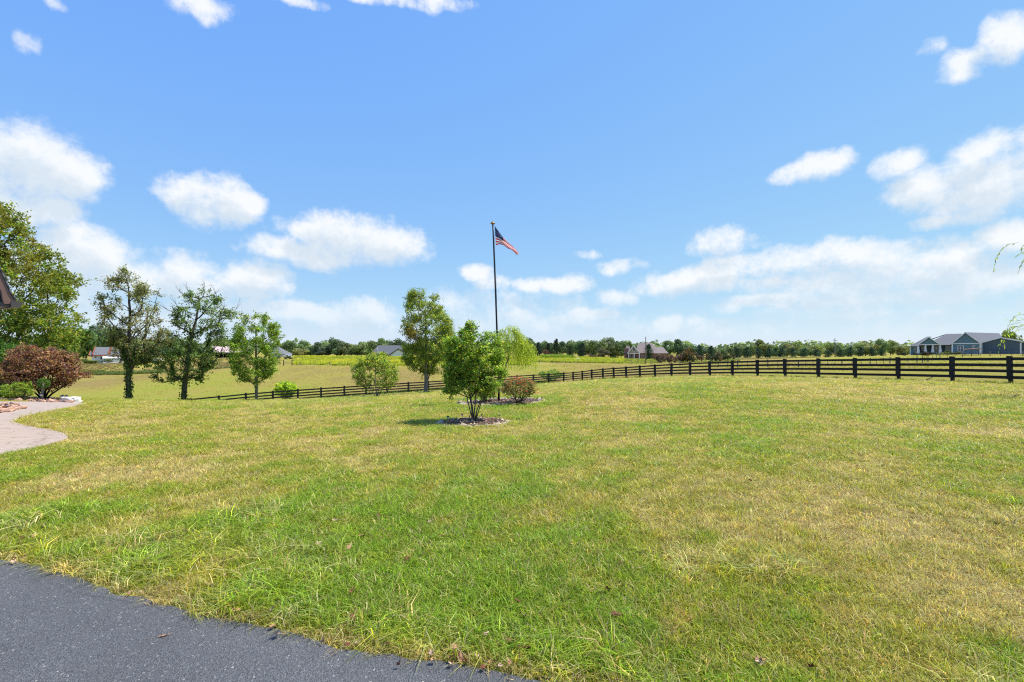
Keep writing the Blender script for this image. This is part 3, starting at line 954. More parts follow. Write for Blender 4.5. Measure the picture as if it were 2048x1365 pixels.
def foliage(tips, rc, nt, lpt, ls, palette, rng, upb=.35, droop=.15, outer=None, flat=.8, clumpcol=None):
    """leaves on short twigs round each tip; returns leaf arrays and twig segments"""
    nC = len(tips)
    T = np.repeat(tips, nt, 0); n = len(T)
    dirv = rng.normal(0, 1, (n, 3)); dirv[:, 2] = dirv[:, 2] * flat + upb
    if outer is not None: dirv += np.repeat(outer, nt, 0) * .8
    dirv = unit(dirv)
    L = rc * rng.uniform(.45, 1.1, (n, 1))
    E = T + dirv * L
    A = np.repeat(T, lpt, 0); B = np.repeat(E, lpt, 0); m_ = len(A)
    u = rng.uniform(.15, 1.05, (m_, 1)) ** .7
    C = A + (B - A) * u + rng.normal(0, rc * .10, (m_, 3))
    D = np.repeat(dirv, lpt, 0) * .5 + rng.normal(0, .8, (m_, 3)); D[:, 2] -= droop * 2
    Nn = rng.normal(0, .65, (m_, 3)); Nn[:, 2] += .8
    S = ls * rng.uniform(.6, 1.25, m_)
    col = pal(palette, m_, rng)
    cj = np.repeat(1 + rng.normal(0, .14, (nC, 1)), nt * lpt, 0)
    col = np.clip(col * cj, .004, .9)
    if clumpcol is not None:
        cc, wgt = clumpcol(tips, rng)
        cc = np.repeat(cc, nt * lpt, 0); wgt = np.repeat(wgt, nt * lpt)[:, None]
        col = col * (1 - wgt) + cc * wgt * (1 + rng.normal(0, .2, (m_, 1)))
        col = np.clip(col, .004, .9)
    return (C, D, Nn, S, col), (T, E)


def grown(name, label, cat, base, Y, rows, trunk_px, r_base, n, rc, nt, lpt, ls, palette, seed, group=None, bark='bark', depth=.9, twigs=False, r_tip=.012,
          edge=.6, bare=None, zmin_px=None, ivy=None, clumpcol=None, upb=.35, droop=.15, wig=.08, extra_stems=(), flat=.8, wr=.62, gap=0.0):
    rng = np.random.default_rng(seed)
    root = thing(name, label, cat, base, group)
    trunk = []
    pts = [P(x, y, Y) for x, y in trunk_px]
    pts[0] = Vector(base) - Vector((0, 0, .12))
    for i in range(len(pts) - 1):
        k = max(2, int((pts[i + 1] - pts[i]).length / .5))
        for j in range(k): trunk.append(np.array(pts[i].lerp(pts[i + 1], j / k)) + rng.normal(0, r_base * .12, 3) * (1 if (i or j) else 0))
    trunk.append(np.array(pts[-1]))
    tips = from_profile(rows, n, Y, rng, depth, edge, gap)
    tg = tips if bare is None else np.concatenate([tips, bare(rng)])
    zmin = P(0, zmin_px, Y).z if zmin_px else None
    pos, par, ends = skeleton(trunk, tg, rng, zmin=zmin, wig=wig)
    (lv, tw) = foliage(tips, rc, nt, lpt, ls, palette, rng, upb, droop, flat=flat, clumpcol=clumpcol)
    if twigs:
        for i in range(len(tips)):
            for j in range(nt):
                pos.append(tw[1][i * nt + j]); par.append(ends[i])
        if bare is not None:
            for i in range(len(tips), len(tg)):
                for j in range(5):
                    d = unit(tg[i] - pos[par[ends[i]]]) + rng.normal(0, .45, 3); d[2] += .2
                    a = tg[i] - unit(tg[i] - pos[par[ends[i]]]) * rng.uniform(0, rc)
                    pos.append(a + unit(d) * rc * rng.uniform(.5, 1.2)); par.append(ends[i] if j % 2 else par[ends[i]])
    mb, rad = limb_mesh(pos, par, r_base, r_tip)
    for st in extra_stems:
        sp_ = [P(x, y, Y) for x, y in st]
        if abs(st[0][1] - trunk_px[0][1]) < 15: sp_[0] = Vector(base) - Vector((0, 0, .1)) + Vector((rng.normal(0, r_base), rng.normal(0, r_base), 0))
        mb.tube(sp_, [r_base * .7 * (1 - .6 * i / (len(sp_) - 1)) for i in range(len(sp_))], 7)
    mb.build('trunk', M[bark], root, smooth=True)
    C, D, Nn, S, col = lv
    b0 = np.array(base)
    me = leaf_mesh('crown', C - b0, D, Nn, S, col, wr)
    link('crown', me, M['leaf'], root)
    if ivy:
        y0, y1, k, pal_i, sz = ivy
        zz0, zz1 = P(0, y0, Y).z, P(0, y1, Y).z
        cand = [i for i in range(len(pos)) if zz0 <= pos[i][2] <= zz1 and rad[i] > r_base * .22]
        PI_ = np.array([pos[i] for i in cand]); RI = np.array([rad[i] for i in cand])
        w = rng.integers(0, len(cand), k)
        dirs = unit(rng.normal(0, 1, (k, 3)) * np.array([1, 1, .3]))
        C = PI_[w] + dirs * (RI[w][:, None] * rng.uniform(.9, 1.5, (k, 1)) + .02) + rng.normal(0, 1, (k, 3)) * np.array([.02, .02, .22])
        me = leaf_mesh('ivy', C - b0, rng.normal(0, .6, (k, 3)) + np.array([0, 0, -.6]), dirs + rng.normal(0, .3, (k, 3)), sz * rng.uniform(.7, 1.3, k), pal(pal_i, k, rng), .8)
        link('ivy', me, M['leaf'], root)
    return root


G_MAPLE = [((.085, .145, .03), 5), ((.13, .19, .035), 4), ((.22, .24, .045), 2.2), ((.34, .26, .045), .8)]
G_DARK = [((.065, .11, .034), 5), ((.10, .15, .042), 3), ((.16, .19, .06), 1.5)]
G_DRY = [((.115, .135, .055), 4), ((.18, .175, .075), 3), ((.27, .215, .115), 2)]
G_BRIGHT = [((.13, .22, .035), 4), ((.21, .28, .045), 4), ((.34, .35, .06), 2), ((.075, .145, .028), 2)]

# big maple at the house corner
base = at(20, 800); base = Vector((P(-10, 0, 27).x, 27, g1(P(-10, 0, 27).x, 27)))


def autumn(zlo, zhi, colr, amt):
    def f(tips, rng):
        k = len(tips); w = np.clip((tips[:, 2] - zlo) / (zhi - zlo), 0, 1) * amt * rng.uniform(0, 1.4, k)
        return np.tile(np.array(colr), (k, 1)), np.clip(w, 0, .85)
    return f


grown('maple_tree', 'large broad maple with bronze-tinged leaves rising behind the brown eave', 'tree', base, 27,
      [(400, -110, -20), (414, -100, 8), (440, -150, 44), (475, -180, 42), (505, -190, 76), (535, -200, 118), (560, -200, 130), (600, -210, 138), (640, -210, 136), (680, -200, 138), (715, -180, 92), (760, -150, 30)],
      [(-10, 800), (-8, 700), (-14, 560), (-20, 440)], .34, 520, .58, 11, 14, .14, G_MAPLE, 11, bark='bark', depth=.85, edge=.9, gap=.3, clumpcol=autumn(1.5, 7.5, (.27, .215, .04), .8))

# tall half-bare ivy tree, forked
base = gp(257, 31)
grown('ivy_clad_tree', 'tall thin-leaved tree with forked ivy-wrapped trunk, leftmost of the two ivy trees', 'tree', base, 31,
      [(542, 240, 250), (556, 238, 252), (565, 225, 300), (585, 222, 312), (605, 205, 310), (630, 206, 300), (650, 210, 330), (680, 225, 335), (700, 232, 330), (725, 240, 300)],
      [(257, 806), (256, 745), (258, 680), (260, 620), (256, 570), (246, 545)], .15, 150, .48, 9, 9, .115, G_DRY + [((.20, .22, .07), 1)], 22, bark='bark', depth=.8, twigs=True, r_tip=.005,
      ivy=(806, 700, 1700, G_DARK, .14), zmin_px=742, edge=.85, gap=.33, extra_stems=[[(258, 745), (272, 725), (287, 700), (292, 660), (296, 620)]])

base = gp(366, 33)


def bare_tops(rng):
    pts = [(333, 604), (345, 590), (355, 580), (372, 572), (391, 566), (405, 566), (418, 576), (430, 572), (460, 598), (452, 612), (350, 664), (340, 610), (365, 578)]
    return np.array([tuple(P(x, y, 33) + Vector((0, rng.normal(0, .7), 0))) for x, y in pts])


grown('dying_tree', 'leaning ivy-covered tree with bare dead branches sticking out of its top', 'tree', base, 33,
      [(578, 395, 408), (595, 370, 430), (615, 362, 455), (640, 350, 465), (665, 358, 452), (685, 335, 445), (705, 316, 440), (730, 318, 425), (755, 318, 410), (765, 325, 350)],
      [(366, 806), (370, 760), (376, 715), (384, 670), (392, 640), (398, 600)], .16, 140, .48, 9, 10, .12, G_DARK + [((.13, .19, .045), 3), ((.2, .24, .06), 1.5)], 31, bark='bark', depth=.8, twigs=True, r_tip=.006,
      bare=bare_tops, ivy=(806, 660, 1700, G_DARK, .14), zmin_px=770, edge=.8, gap=.36)

base = gp(513, 36)
grown('young_maple', 'small upright maple with yellow-tipped leaves in front of the black fence', 'tree', base, 36,
      [(628, 484, 492), (635, 478, 530), (650, 466, 545), (670, 470, 556), (700, 466, 552), (725, 464, 548), (745, 466, 548), (760, 472, 530), (767, 495, 515)],
      [(513, 806), (513, 770), (512, 710), (511, 650)], .105, 190, .44, 10, 12, .11, G_BRIGHT + [((.075, .13, .03), 2.5)], 41, bark='bark_light', depth=.9,
      zmin_px=772, gap=.35, upb=.6, clumpcol=autumn(2.6, 5.2, (.36, .24, .03), .5))

base = at(755, 796)
grown('amur_maple_shrub', 'low multi-stemmed yellow-green shrub tree in a small mulch ring near the fence', 'tree', base, base.y,
      [(708, 742, 764), (722, 720, 785), (740, 706, 792), (755, 708, 794), (768, 718, 788), (778, 732, 775)],
      [(755, 797), (752, 780), (750, 750), (752, 725)], .035, 150, .3, 9, 11, .085, G_BRIGHT + [((.42, .34, .06), 2.5)], 53, bark='bark_light', depth=.95, twigs=True, r_tip=.006,
      extra_stems=[[(755, 797), (762, 783), (772, 765)], [(755, 797), (744, 784), (734, 768)], [(755, 797), (758, 775), (762, 745)]])

base = gp(851.5, 38)
grown('red_maple', 'tall oval maple with one orange-red patch beside the flagpole', 'tree', base, base.y,
      [(586, 826, 850), (596, 820, 868), (612, 816, 882), (632, 812, 892), (655, 808, 903), (680, 812, 906), (705, 810, 902), (722, 810, 890), (740, 822, 880), (748, 838, 866)],
      [(851, 789), (852, 750), (852, 690), (850, 600)], .14, 300, .52, 10, 13, .11, G_MAPLE + [((.28, .28, .05), 4)], 66, bark='bark_light', depth=.9, edge=.9, gap=.42, upb=.7, zmin_px=752,
      clumpcol=lambda tips, rng: (np.tile(np.array((.30, .09, .04)), (len(tips), 1)),
                                  .75 * np.exp(-((tips[:, 0] - P(828, 668, base.y).x) / .55) ** 2 - ((tips[:, 2] - P(828, 668, base.y).z) / .9) ** 2) * rng.uniform(.3, 1, len(tips))),
      extra_stems=[[(851, 788), (854, 765), (862, 740)]])

base = at(947, 846)
grown('multi_stem_tree', 'bushy green tree with several slim stems standing in the front mulch ring', 'tree', base, base.y,
      [(650, 932, 940), (656, 930, 941), (668, 922, 948), (676, 908, 992), (690, 888, 1002), (706, 890, 1004), (730, 898, 1004), (750, 894, 1006), (768, 890, 1004), (782, 892, 988), (792, 900, 955)],
      [(947, 848), (944, 815), (938, 780), (942, 720), (945, 680)], .03, 190, .24, 10, 13, .066, [((.09, .165, .026), 4), ((.145, .235, .034), 5), ((.25, .30, .045), 4), ((.36, .30, .055), 1)], 71, bark='bark', depth=.95, twigs=True, r_tip=.0035,
      zmin_px=815, edge=.75, gap=.43, upb=.55,
      extra_stems=[[(947, 848), (954, 820), (966, 790), (978, 750)], [(947, 848), (941, 825), (934, 795), (915, 750)], [(947, 848), (950, 812), (953, 780), (960, 730)], [(947, 848), (956, 826), (962, 806), (985, 775)]])


# weeping willows
def willow(name, label, base, Y, heads, trunk_px, r_base, nstr, slen, leaf, palette, seed, limb_px=()):
    rng = np.random.default_rng(seed)
    root = thing(name, label, 'tree', base)
    pts = [P(x, y, Y) for x, y in trunk_px]; pts[0] = Vector(base) - Vector((0, 0, .1))
    trunk = []
    for i in range(len(pts) - 1):
        k = 4
        for j in range(k): trunk.append(np.array(pts[i].lerp(pts[i + 1], j / k)))
    trunk.append(np.array(pts[-1]))
    pos, par, ends = skeleton(trunk, heads, rng, wig=.1)
    C, D, Nn, S, col = [], [], [], [], []
    strands = MB()
    ax = np.array(trunk).mean(0)
    for i, h in enumerate(heads):
        out = unit((h - ax) * np.array([1, 1, 0]))
        for _ in range(nstr):
            L = slen * rng.uniform(.45, 1.15); d = out * rng.uniform(.1, .5) + rng.normal(0, .3, 3) * np.array([1, 1, 0])
            p = h + rng.normal(0, .15, 3); path = [p.copy()]
            vel = np.array([d[0], d[1], rng.uniform(.1, .5)])
            st = .14
            for k in range(int(L / st)):
                vel = vel * .86 + np.array([rng.normal(0, .03), rng.normal(0, .03), -.17]); p = p + unit(vel) * st; path.append(p.copy())
            path = np.array(path)
            if len(path) > 2: strands.tube([tuple(q_) for q_ in path[::2]], [.004] * len(path[::2]), 3, cap=False)
            m_ = int(L / st * 3.2)
            u = rng.uniform(0, len(path) - 1.01, m_); a = path[u.astype(int)]; b_ = path[u.astype(int) + 1]; fr = (u % 1)[:, None]
            C.append(a + (b_ - a) * fr); D.append(unit(b_ - a) + rng.normal(0, .45, (m_, 3)) + np.array([0, 0, -.3])); Nn.append(rng.normal(0, 1, (m_, 3)))
            S.append(leaf * rng.uniform(.6, 1.3, m_)); col.append(pal(palette, m_, rng))
    mb, rad = limb_mesh(pos, par, r_base, .015)
    tr = mb.build('trunk', M['bark'], root, smooth=True)
    st_ = strands.build('twigs', M['twig'], root); tag(st_, kind='stuff')
    C, D, Nn, S, col = [np.concatenate(x_) for x_ in (C, D, Nn, S, col)]
    link('crown', leaf_mesh('crown', C - np.array(base), D, Nn, S, col, .24), M['leaf'], root)
    return root


M['twig'] = plain('willow_twig', (.25, .22, .06), .7)
W_PAL = [((.30, .36, .045), 5), ((.40, .43, .06), 4), ((.19, .27, .04), 3)]
base = gp(1007, 48)
YW = base.y
rngw = np.random.default_rng(5)
hp = [(1000, 668), (1008, 660), (1018, 656), (1028, 660), (1036, 668), (1044, 678), (1050, 688), (1056, 698), (1040, 690), (1025, 680), (1012, 676), (1002, 690), (1016, 700), (1030, 700), (1046, 705), (1006, 710),
      (1022, 662), (1034, 676), (998, 678), (1052, 694), (1010, 668), (1030, 668), (1044, 690), (1028, 692), (1014, 690), (1038, 702), (1058, 706), (1004, 700), (1048, 698), (1036, 684)]
heads = np.array([tuple(P(x, y, YW) + Vector((0, rngw.uniform(-1.2, 1.2), 0))) for x, y in hp])
willow('young_willow', 'bright yellow-green weeping willow just behind the flagpole', base, YW, heads, [(1006, 770), (1008, 742), (1016, 720), (1020, 690)], .07, 17, 2.1, .15, W_PAL, 81)
# willow beyond the right edge: only its outer tresses hang into the picture
base = Vector((22.6, 17.5, g1(22.6, 17.5)))
hp = [(2062, 500, 17), (2068, 490, 16), (2080, 480, 18), (2056, 640, 17), (2048, 650, 16.6), (2062, 655, 17.5), (2120, 470, 18), (2160, 440, 17), (2200, 420, 18.5), (2240, 410, 17), (2290, 420, 18), (2330, 440, 17), (2370, 470, 18), (2200, 470, 15.5), (2280, 480, 15.6),
      (2160, 480, 19.5), (2250, 460, 20), (2330, 490, 19.5), (2072, 600, 17.5), (2110, 580, 16.5)]
heads = np.array([tuple(P(x, y, Y)) for x, y, Y in hp])
willow('weeping_willow', 'willow tresses hanging in from the right edge before the fence', base, 17.5, heads, [(2270, 790), (2262, 680), (2255, 560), (2250, 480)], .16, 5, 1.15, .1, W_PAL, 82)


# ------------------------------------------------------------------ shrubs near the house
def shrub(name, label, cat, base, w, h, n, rc, nt, lpt, ls, palette, seed, group=None, d=None, stem='bark', flat=.9, clumpcol=None, wr=.62, lift=.25, mat='leaf', upb=.35, stems=True, topf=.55):
    """rounded bush: stems spreading from the ground, foliage clumps over a domed body"""
    rng = np.random.default_rng(seed)
    root = thing(name, label, cat, base, group)
    d = d or w
    tips = []
    while len(tips) < n:
        v = rng.normal(0, 1, 3); v /= np.linalg.norm(v); v *= rng.uniform(.25, 1) ** .45
        z = h * (lift + (1 - lift) * (.5 + .5 * v[2]))
        if z < 0: continue
        k = 1.0 if v[2] > -.4 else .9
        tips.append((base.x + v[0] * w / 2 * k, base.y + v[1] * d / 2 * k, base.z + z - rc * .35))
    tips = np.array(tips)
    if stems:
        mb = MB()
        for i in rng.choice(n, min(n, 34), replace=False):
            a = np.array(base) + rng.normal(0, .07, 3) * np.array([w / 2, d / 2, 0]); a[2] = base.z - .05
            b_ = tips[i]; c = a * .45 + b_ * .55 + np.array([0, 0, -.12 * h]) + rng.normal(0, .03 * w, 3)
            pts = [tuple(a * (1 - u) ** 2 + 2 * c * u * (1 - u) + b_ * u * u) for u in (0, .35, .7, 1)]
            r0 = max(.008, .012 * h)
            mb.tube(pts, [r0, r0 * .8, r0 * .55, r0 * .25], 5)
        mb.build('stems', M[stem], root)
    lv, tw = foliage(tips, rc, nt, lpt, ls, palette, rng, upb, .1, flat=flat, clumpcol=clumpcol)
    link('foliage', leaf_mesh('foliage', lv[0] - np.array(base), *lv[1:], wr), M[mat], root)
    return root


PURPLE = [((.115, .05, .048), 4), ((.18, .088, .065), 4), ((.27, .135, .078), 3), ((.085, .042, .05), 2.5), ((.33, .20, .10), 2.2), ((.16, .14, .055), 1.6)]
base = gp(88, 22.6)
Yp = base.y
grown('japanese_maple', 'spreading purple-leaved maple with low curved stems beside the path', 'tree', base, Yp,
      [(694, 58, 75), (702, 44, 108), (715, 28, 134), (732, 18, 150), (746, 16, 156), (760, 26, 152), (770, 48, 140), (777, 62, 122)],
      [(88, 798), (86, 785), (84, 760), (82, 730)], .07, 200, .36, 9, 12, .095, PURPLE, 91, bark='bark_dark', depth=.9, r_tip=.006, edge=.75, flat=.35, upb=.15,
      extra_stems=[[(90, 797), (96, 785), (110, 765), (130, 745)], [(86, 797), (76, 782), (60, 765), (40, 745)], [(92, 797), (104, 788), (124, 775), (148, 760)], [(88, 797), (92, 778), (98, 750)], [(84, 797), (70, 786), (52, 778)]])
YEL = [((.16, .22, .03), 5), ((.26, .30, .05), 4), ((.08, .14, .02), 3)]
base = gp(40, 20.95)
shrub('gold_spirea', 'rounded yellow-green shrub at the foot of the purple maple', 'shrub', base, 1.15, .85, 60, .16, 8, 8, .05, YEL, 101)
base = gp(2, 20.9)
shrub('low_hedge', 'low clipped yellow-green hedge at the left edge of the path', 'hedge', base, 1.5, .42, 70, .12, 8, 9, .045, YEL, 102, d=.7)
base = gp(-14, 23.4)
shrub('dark_laurel', 'tall dark green shrub below the big maple at the left edge', 'shrub', base, 2.6, 2.9, 110, .3, 8, 8, .11, [((.035, .08, .018), 5), ((.06, .12, .025), 4), ((.10, .17, .03), 1.5)], 103)
base = gp(38, 22.4)
shrub('light_shrub', 'pale-tipped loose shrub behind the yellow-green one', 'shrub', base, .9, 1.15, 40, .18, 7, 8, .06, [((.20, .24, .06), 4), ((.32, .30, .14), 2), ((.09, .15, .03), 3)], 104)
# topiary ball on a pale stem
base = gp(83, 21.0); root = thing('topiary', 'small clipped ball topiary on a pale stem in front of the purple maple', 'topiary', base)
hb = P(87, 767, base.y); rb = 9.5 * base.y / F
mb = MB(); mb.tube([(base.x, base.y, base.z), (base.x + .02, base.y, base.z + .3), (hb.x, base.y, hb.z)], [.05, .045, .035], 8); mb.build('stem', M['stem_pale'] if 'stem_pale' in M else M['bark_light'], root, smooth=True)
rng = np.random.default_rng(105); v = unit(rng.normal(0, 1, (1500, 3))); C = np.array(hb) + v * rb * rng.uniform(.8, 1.02, (1500, 1))
link('ball', leaf_mesh('ball', C - np.array(base), v + rng.normal(0, .6, v.shape), rng.normal(0, 1, v.shape), np.full(1500, .045), pal([((.06, .11, .03), 3), ((.10, .16, .04), 2)], 1500, rng), .6), M['leaf'], root)

# roses in the flagpole bed
ROSE = [((.10, .13, .045), 5), ((.16, .18, .065), 3), ((.27, .15, .09), 2.2)]


def flowers(tips, rng):
    return np.tile(np.array((.20, .10, .05)), (len(tips), 1)), np.clip((tips[:, 2] - tips[:, 2].min()) / np.ptp(tips[:, 2]), 0, 1) * .35


def roses(name, label, base, w, h, seed, nf):
    o = shrub(name, label, 'rose bush', base, w, h, 120, .16, 8, 6, .055, ROSE, seed, stem='bark_dark', lift=.34, clumpcol=flowers)
    rng = np.random.default_rng(seed + 1)
    for k in range(4):
        pass
    v = unit(rng.normal(0, 1, (nf, 3)) + np.array([0, -.1, .55])); v[:, 2] = np.abs(v[:, 2])
    c = np.array(base) + np.stack([v[:, 0] * w * .52, v[:, 1] * w * .52, h * (.45 + .58 * v[:, 2])], 1)
    # each blossom: a small cup of five petals
    C = np.repeat(c, 6, 0); a = np.tile(np.arange(6) * 1.05, nf) + np.repeat(rng.uniform(0, 6, nf), 6)
    D = np.stack([np.cos(a), np.sin(a), np.full(len(a), .5)], 1)
    col = np.repeat(pal([((.42, .09, .10), 4), ((.46, .19, .18), 4), ((.36, .06, .04), 2)], nf, rng), 6, 0)
    link('blossoms', leaf_mesh('blossoms', C - np.array(base), D, np.tile((0, 0, 1.), (len(a), 1)) + .01, np.full(len(a), .05), col, .9), M['leaf'], o)
    return o


base = at(1036, 810)
roses('rose_bush', 'wide red-flowering rose bush right of the flagpole', base, 1.55, 1.05, 111, 120)
base = at(972, 807)
roses('small_rose_bush', 'thin bare-stemmed rose bush between the front tree and the flagpole', base, .8, .8, 113, 14)

# growth along the black fence
base = at(572, 797); base = gp(572, 52)
shrub('fence_sapling', 'bright lime bush growing behind the left run of the black fence', 'shrub', base, 2.2, 2.3, 70, .3, 8, 8, .17, [((.27, .36, .04), 4), ((.38, .44, .055), 3), ((.15, .23, .03), 2)], 121)
base = gp(1102, 73)
shrub('leafy_bush', 'dark green leafy bush behind the fence at its corner', 'shrub', base, 4.0, 1.75, 60, .36, 7, 7, .16, [((.10, .17, .035), 4), ((.15, .22, .045), 3), ((.2, .27, .06), 1)], 122)

# ------------------------------------------------------------------ black board fence
post_mb = MB().box(-.065, .065, -.065, .065, -.35, 1.33)
post_me = None
RAILZ = (1.2, .907, .624, .332)


def shared(mb, name, mat):
    me = bpy.data.meshes.new(name); me.from_pydata(mb.v, [], mb.f); me.materials.append(mat); me.update(); return me


ME_POST = shared(MB().box(-.065, .065, -.065, .065, -.35, 1.33), 'post', M['fence'])
ME_FACE = shared(MB().box(-.095, .095, -.026, 0, .24, 1.345), 'face_board', M['fence'])
ME_RAIL = shared(MB().box(0, 1, -.0125, .0125, -.07, .07), 'rail', M['fence'])


def board_fence(label, pts, seed, skip_first=False):
    rng = random.Random(seed)
    x0, y0 = pts[0]
    root = thing('board_fence', label, 'fence', (x0, y0, g1(x0, y0)))
    o0 = Vector(root.location)
    G = [Vector((x, y, g1(x, y))) for x, y in pts]
    for i, g in enumerate(G):
        d = (G[min(i + 1, len(G) - 1)] - G[max(i - 1, 0)]); a = math.atan2(d.y, d.x)
        nrm_ = Vector((math.sin(a), -math.cos(a), 0))
        if nrm_.dot(Vector((0, 0, 0)) - g) < 0: nrm_ = -nrm_; a += math.pi
        lean = (rng.gauss(0, .012), rng.gauss(0, .012))
        if not (skip_first and i == 0):
            p = link('post', ME_POST, None, root); p.location = g - o0 - nrm_ * .08; p.rotation_euler = (lean[0], lean[1], a)
            f = link('face_board', ME_FACE, None, p); f.location = (0, -.065 - .028, 0)
        if i == len(G) - 1: break
        h = G[i + 1] - g; L = h.length; a2 = math.atan2(h.y, h.x); pitch = -math.atan2(h.z, math.hypot(h.x, h.y))
        for k, z in enumerate(RAILZ):
            r = link('rail', ME_RAIL, None, root)
            r.location = g - o0 + Vector((0, 0, z + rng.gauss(0, .008))) + nrm_ * .0 + Vector((-nrm_.x, -nrm_.y, 0)) * .0
            r.scale = (L * 1.002, 1, 1 + rng.gauss(0, .03))
            r.rotation_euler = (rng.gauss(0, .01), pitch + rng.gauss(0, .002), a2)
    return root


board_fence('black four-board fence running along the right side of the lawn', FENCE_R, 1)
board_fence('black four-board fence crossing the low ground behind the trees on the left', FENCE_L, 2, True)

# ------------------------------------------------------------------ mulch beds, edging stones, solar lights
STONES = []
for k in range(5):
    rng = np.random.default_rng(300 + k)
    n_ = 3; V_, F_ = [], []
    idx = {}
    for ax in range(3):
        for sg in (-1, 1):
            for i in range(n_):
                for j in range(n_):
                    qd = []
                    for di, dj in ((0, 0), (1, 0), (1, 1), (0, 1)):
                        c = [0, 0, 0]; c[ax] = sg; c[(ax + 1) % 3] = -1 + 2 * (i + di) / n_; c[(ax + 2) % 3] = -1 + 2 * (j + dj) / n_
                        key = tuple(round(v_, 3) for v_ in c)
                        if key not in idx:
                            v_ = np.array(c, float); v_ = v_ / np.linalg.norm(v_) * .6 + v_ * .4 / 1.2
                            v_ = v_ * (1 + rng.normal(0, .11)); idx[key] = len(V_); V_.append(tuple(v_ * np.array([.5, .4, .32])))
                        qd.append(idx[key])
                    F_.append(tuple(qd if sg > 0 else qd[::-1]))
    me = bpy.data.meshes.new('edging_stone'); me.from_pydata(V_, [], F_); me.update(); STONES.append(me)
STONE_ME = {}
for nm in ('stone', 'stone_pink'):
    STONE_ME[nm] = []
    for me in STONES:
        c = me.copy(); c.materials.append(M[nm]); STONE_ME[nm].append(c)

m, t, o = material('bark_mulch')
tcn = N(t, 'ShaderNodeTexCoord'); vo = N(t, 'ShaderNodeTexVoronoi', i_Scale=26.0); t.links.new(tcn.outputs['Object'], vo.inputs['Vector'])
sx = N(t, 'ShaderNodeSeparateColor'); t.links.new(vo.outputs['Color'], sx.inputs[0])
r = ramp(t, [(0, (.035, .02, .014)), (.6, (.10, .06, .04)), (1, (.24, .16, .11))]); t.links.new(sx.outputs[0], r.inputs[0])
b = N(t, 'ShaderNodeBsdfPrincipled'); b.inputs['Roughness'].default_value = .95; t.links.new(r.outputs[0], b.inputs['Base Color'])
bp = N(t, 'ShaderNodeBump'); bp.inputs['Strength'].default_value = 1; bp.inputs['Distance'].default_value = .04; t.links.new(vo.outputs['Distance'], bp.inputs['Height']); t.links.new(bp.outputs[0], b.inputs['Normal'])
t.links.new(b.outputs[0], o.inputs[0]); M['mulch'] = m
M['chip'] = leaf_mat('bark_chip', .0)


def chips(n, poly_pts_fn, size, rng, cols, root):
    C = poly_pts_fn(n)
    D = rng.normal(0, 1, (n, 3)); D[:, 2] *= .3; Nn = rng.normal(0, .5, (n, 3)); Nn[:, 2] += 1
    ob = link('mulch_chips', leaf_mesh('mulch_chips', C - np.array(root.location), D, Nn, size * rng.uniform(.5, 1.5, n), pal(cols, n, rng, .3), .4), M['chip'], root)
    tag(ob, kind='stuff')


CHIP = [((.17, .095, .06), 5), ((.28, .19, .125), 3.5), ((.07, .042, .03), 3), ((.46, .35, .25), 1.8)]


def round_bed(key, label, n_stone, ssize, mound, seed, stonemat='stone', gaps=0.0, nchip=900, chip=.07):
    c, rx, ry = BEDS[key]; rng = np.random.default_rng(seed)
    root = thing('mulch_bed', label, 'flower bed', c)
    rings, k = 7, 40; V_, F_ = [], []
    for i in range(rings + 1):
        f = i / rings
        for j in range(k):
            a = 2 * math.pi * j / k; x, y = c.x + rx * f * math.cos(a), c.y + ry * f * math.sin(a)
            V_.append((x, y, g1(x, y) + .012 + mound * (1 - f * f) + rng.normal(0, .012) * (f < 1)))
    for i in range(rings):
        for j in range(k): F_.append((i * k + j, (i + 1) * k + j, (i + 1) * k + (j + 1) % k, i * k + (j + 1) % k))
    mb = MB(); mb.v, mb.f = V_, F_; mb.build('mulch', M['mulch'], root, smooth=True)

    def fn(n):
        a, f = rng.uniform(0, 2 * math.pi, n), np.sqrt(rng.uniform(0, .95, n)); x, y = c.x + rx * f * np.cos(a), c.y + ry * f * np.sin(a)
        return np.stack([x, y, gz(x, y) + .025 + mound * (1 - f * f)], 1)
    chips(nchip, fn, chip, rng, CHIP, root)
    for j in range(n_stone):
        if rng.random() < gaps: continue
        a = 2 * math.pi * (j + rng.uniform(-.25, .25)) / n_stone; rj = 1.0 + rng.normal(0, .03); x, y = c.x + rx * rj * math.cos(a), c.y + ry * rj * math.sin(a)
        s_ = link('edging_stone', STONE_ME[stonemat][rng.integers(5)], None, root); s_.location = Vector((x, y, g1(x, y) + rng.uniform(-.005, .03))) - Vector(root.location)
        q_ = ssize * rng.uniform(.55, 1.35); s_.scale = (q_ * rng.uniform(.9, 1.5), q_ * rng.uniform(.7, 1.1), q_ * rng.uniform(.45, .85)); s_.rotation_euler = (rng.normal(0, .15), rng.normal(0, .15), a + math.pi / 2 + rng.normal(0, .25))
    return root


round_bed('front', 'round mulch bed with pale stone edging under the bushy front tree', 40, .22, .10, 401, gaps=.1)
round_bed('pole', 'wide oval mulch bed with pale stones around the flagpole', 56, .26, .08, 402, gaps=.1)
round_bed('shrub', 'small mulch ring under the yellow-green shrub tree', 22, .22, .05, 403, gaps=.45, nchip=400)
round_bed('maple', 'dark mulch ring with few stones under the tall oval maple', 20, .25, .16, 404, gaps=.4, nchip=500)


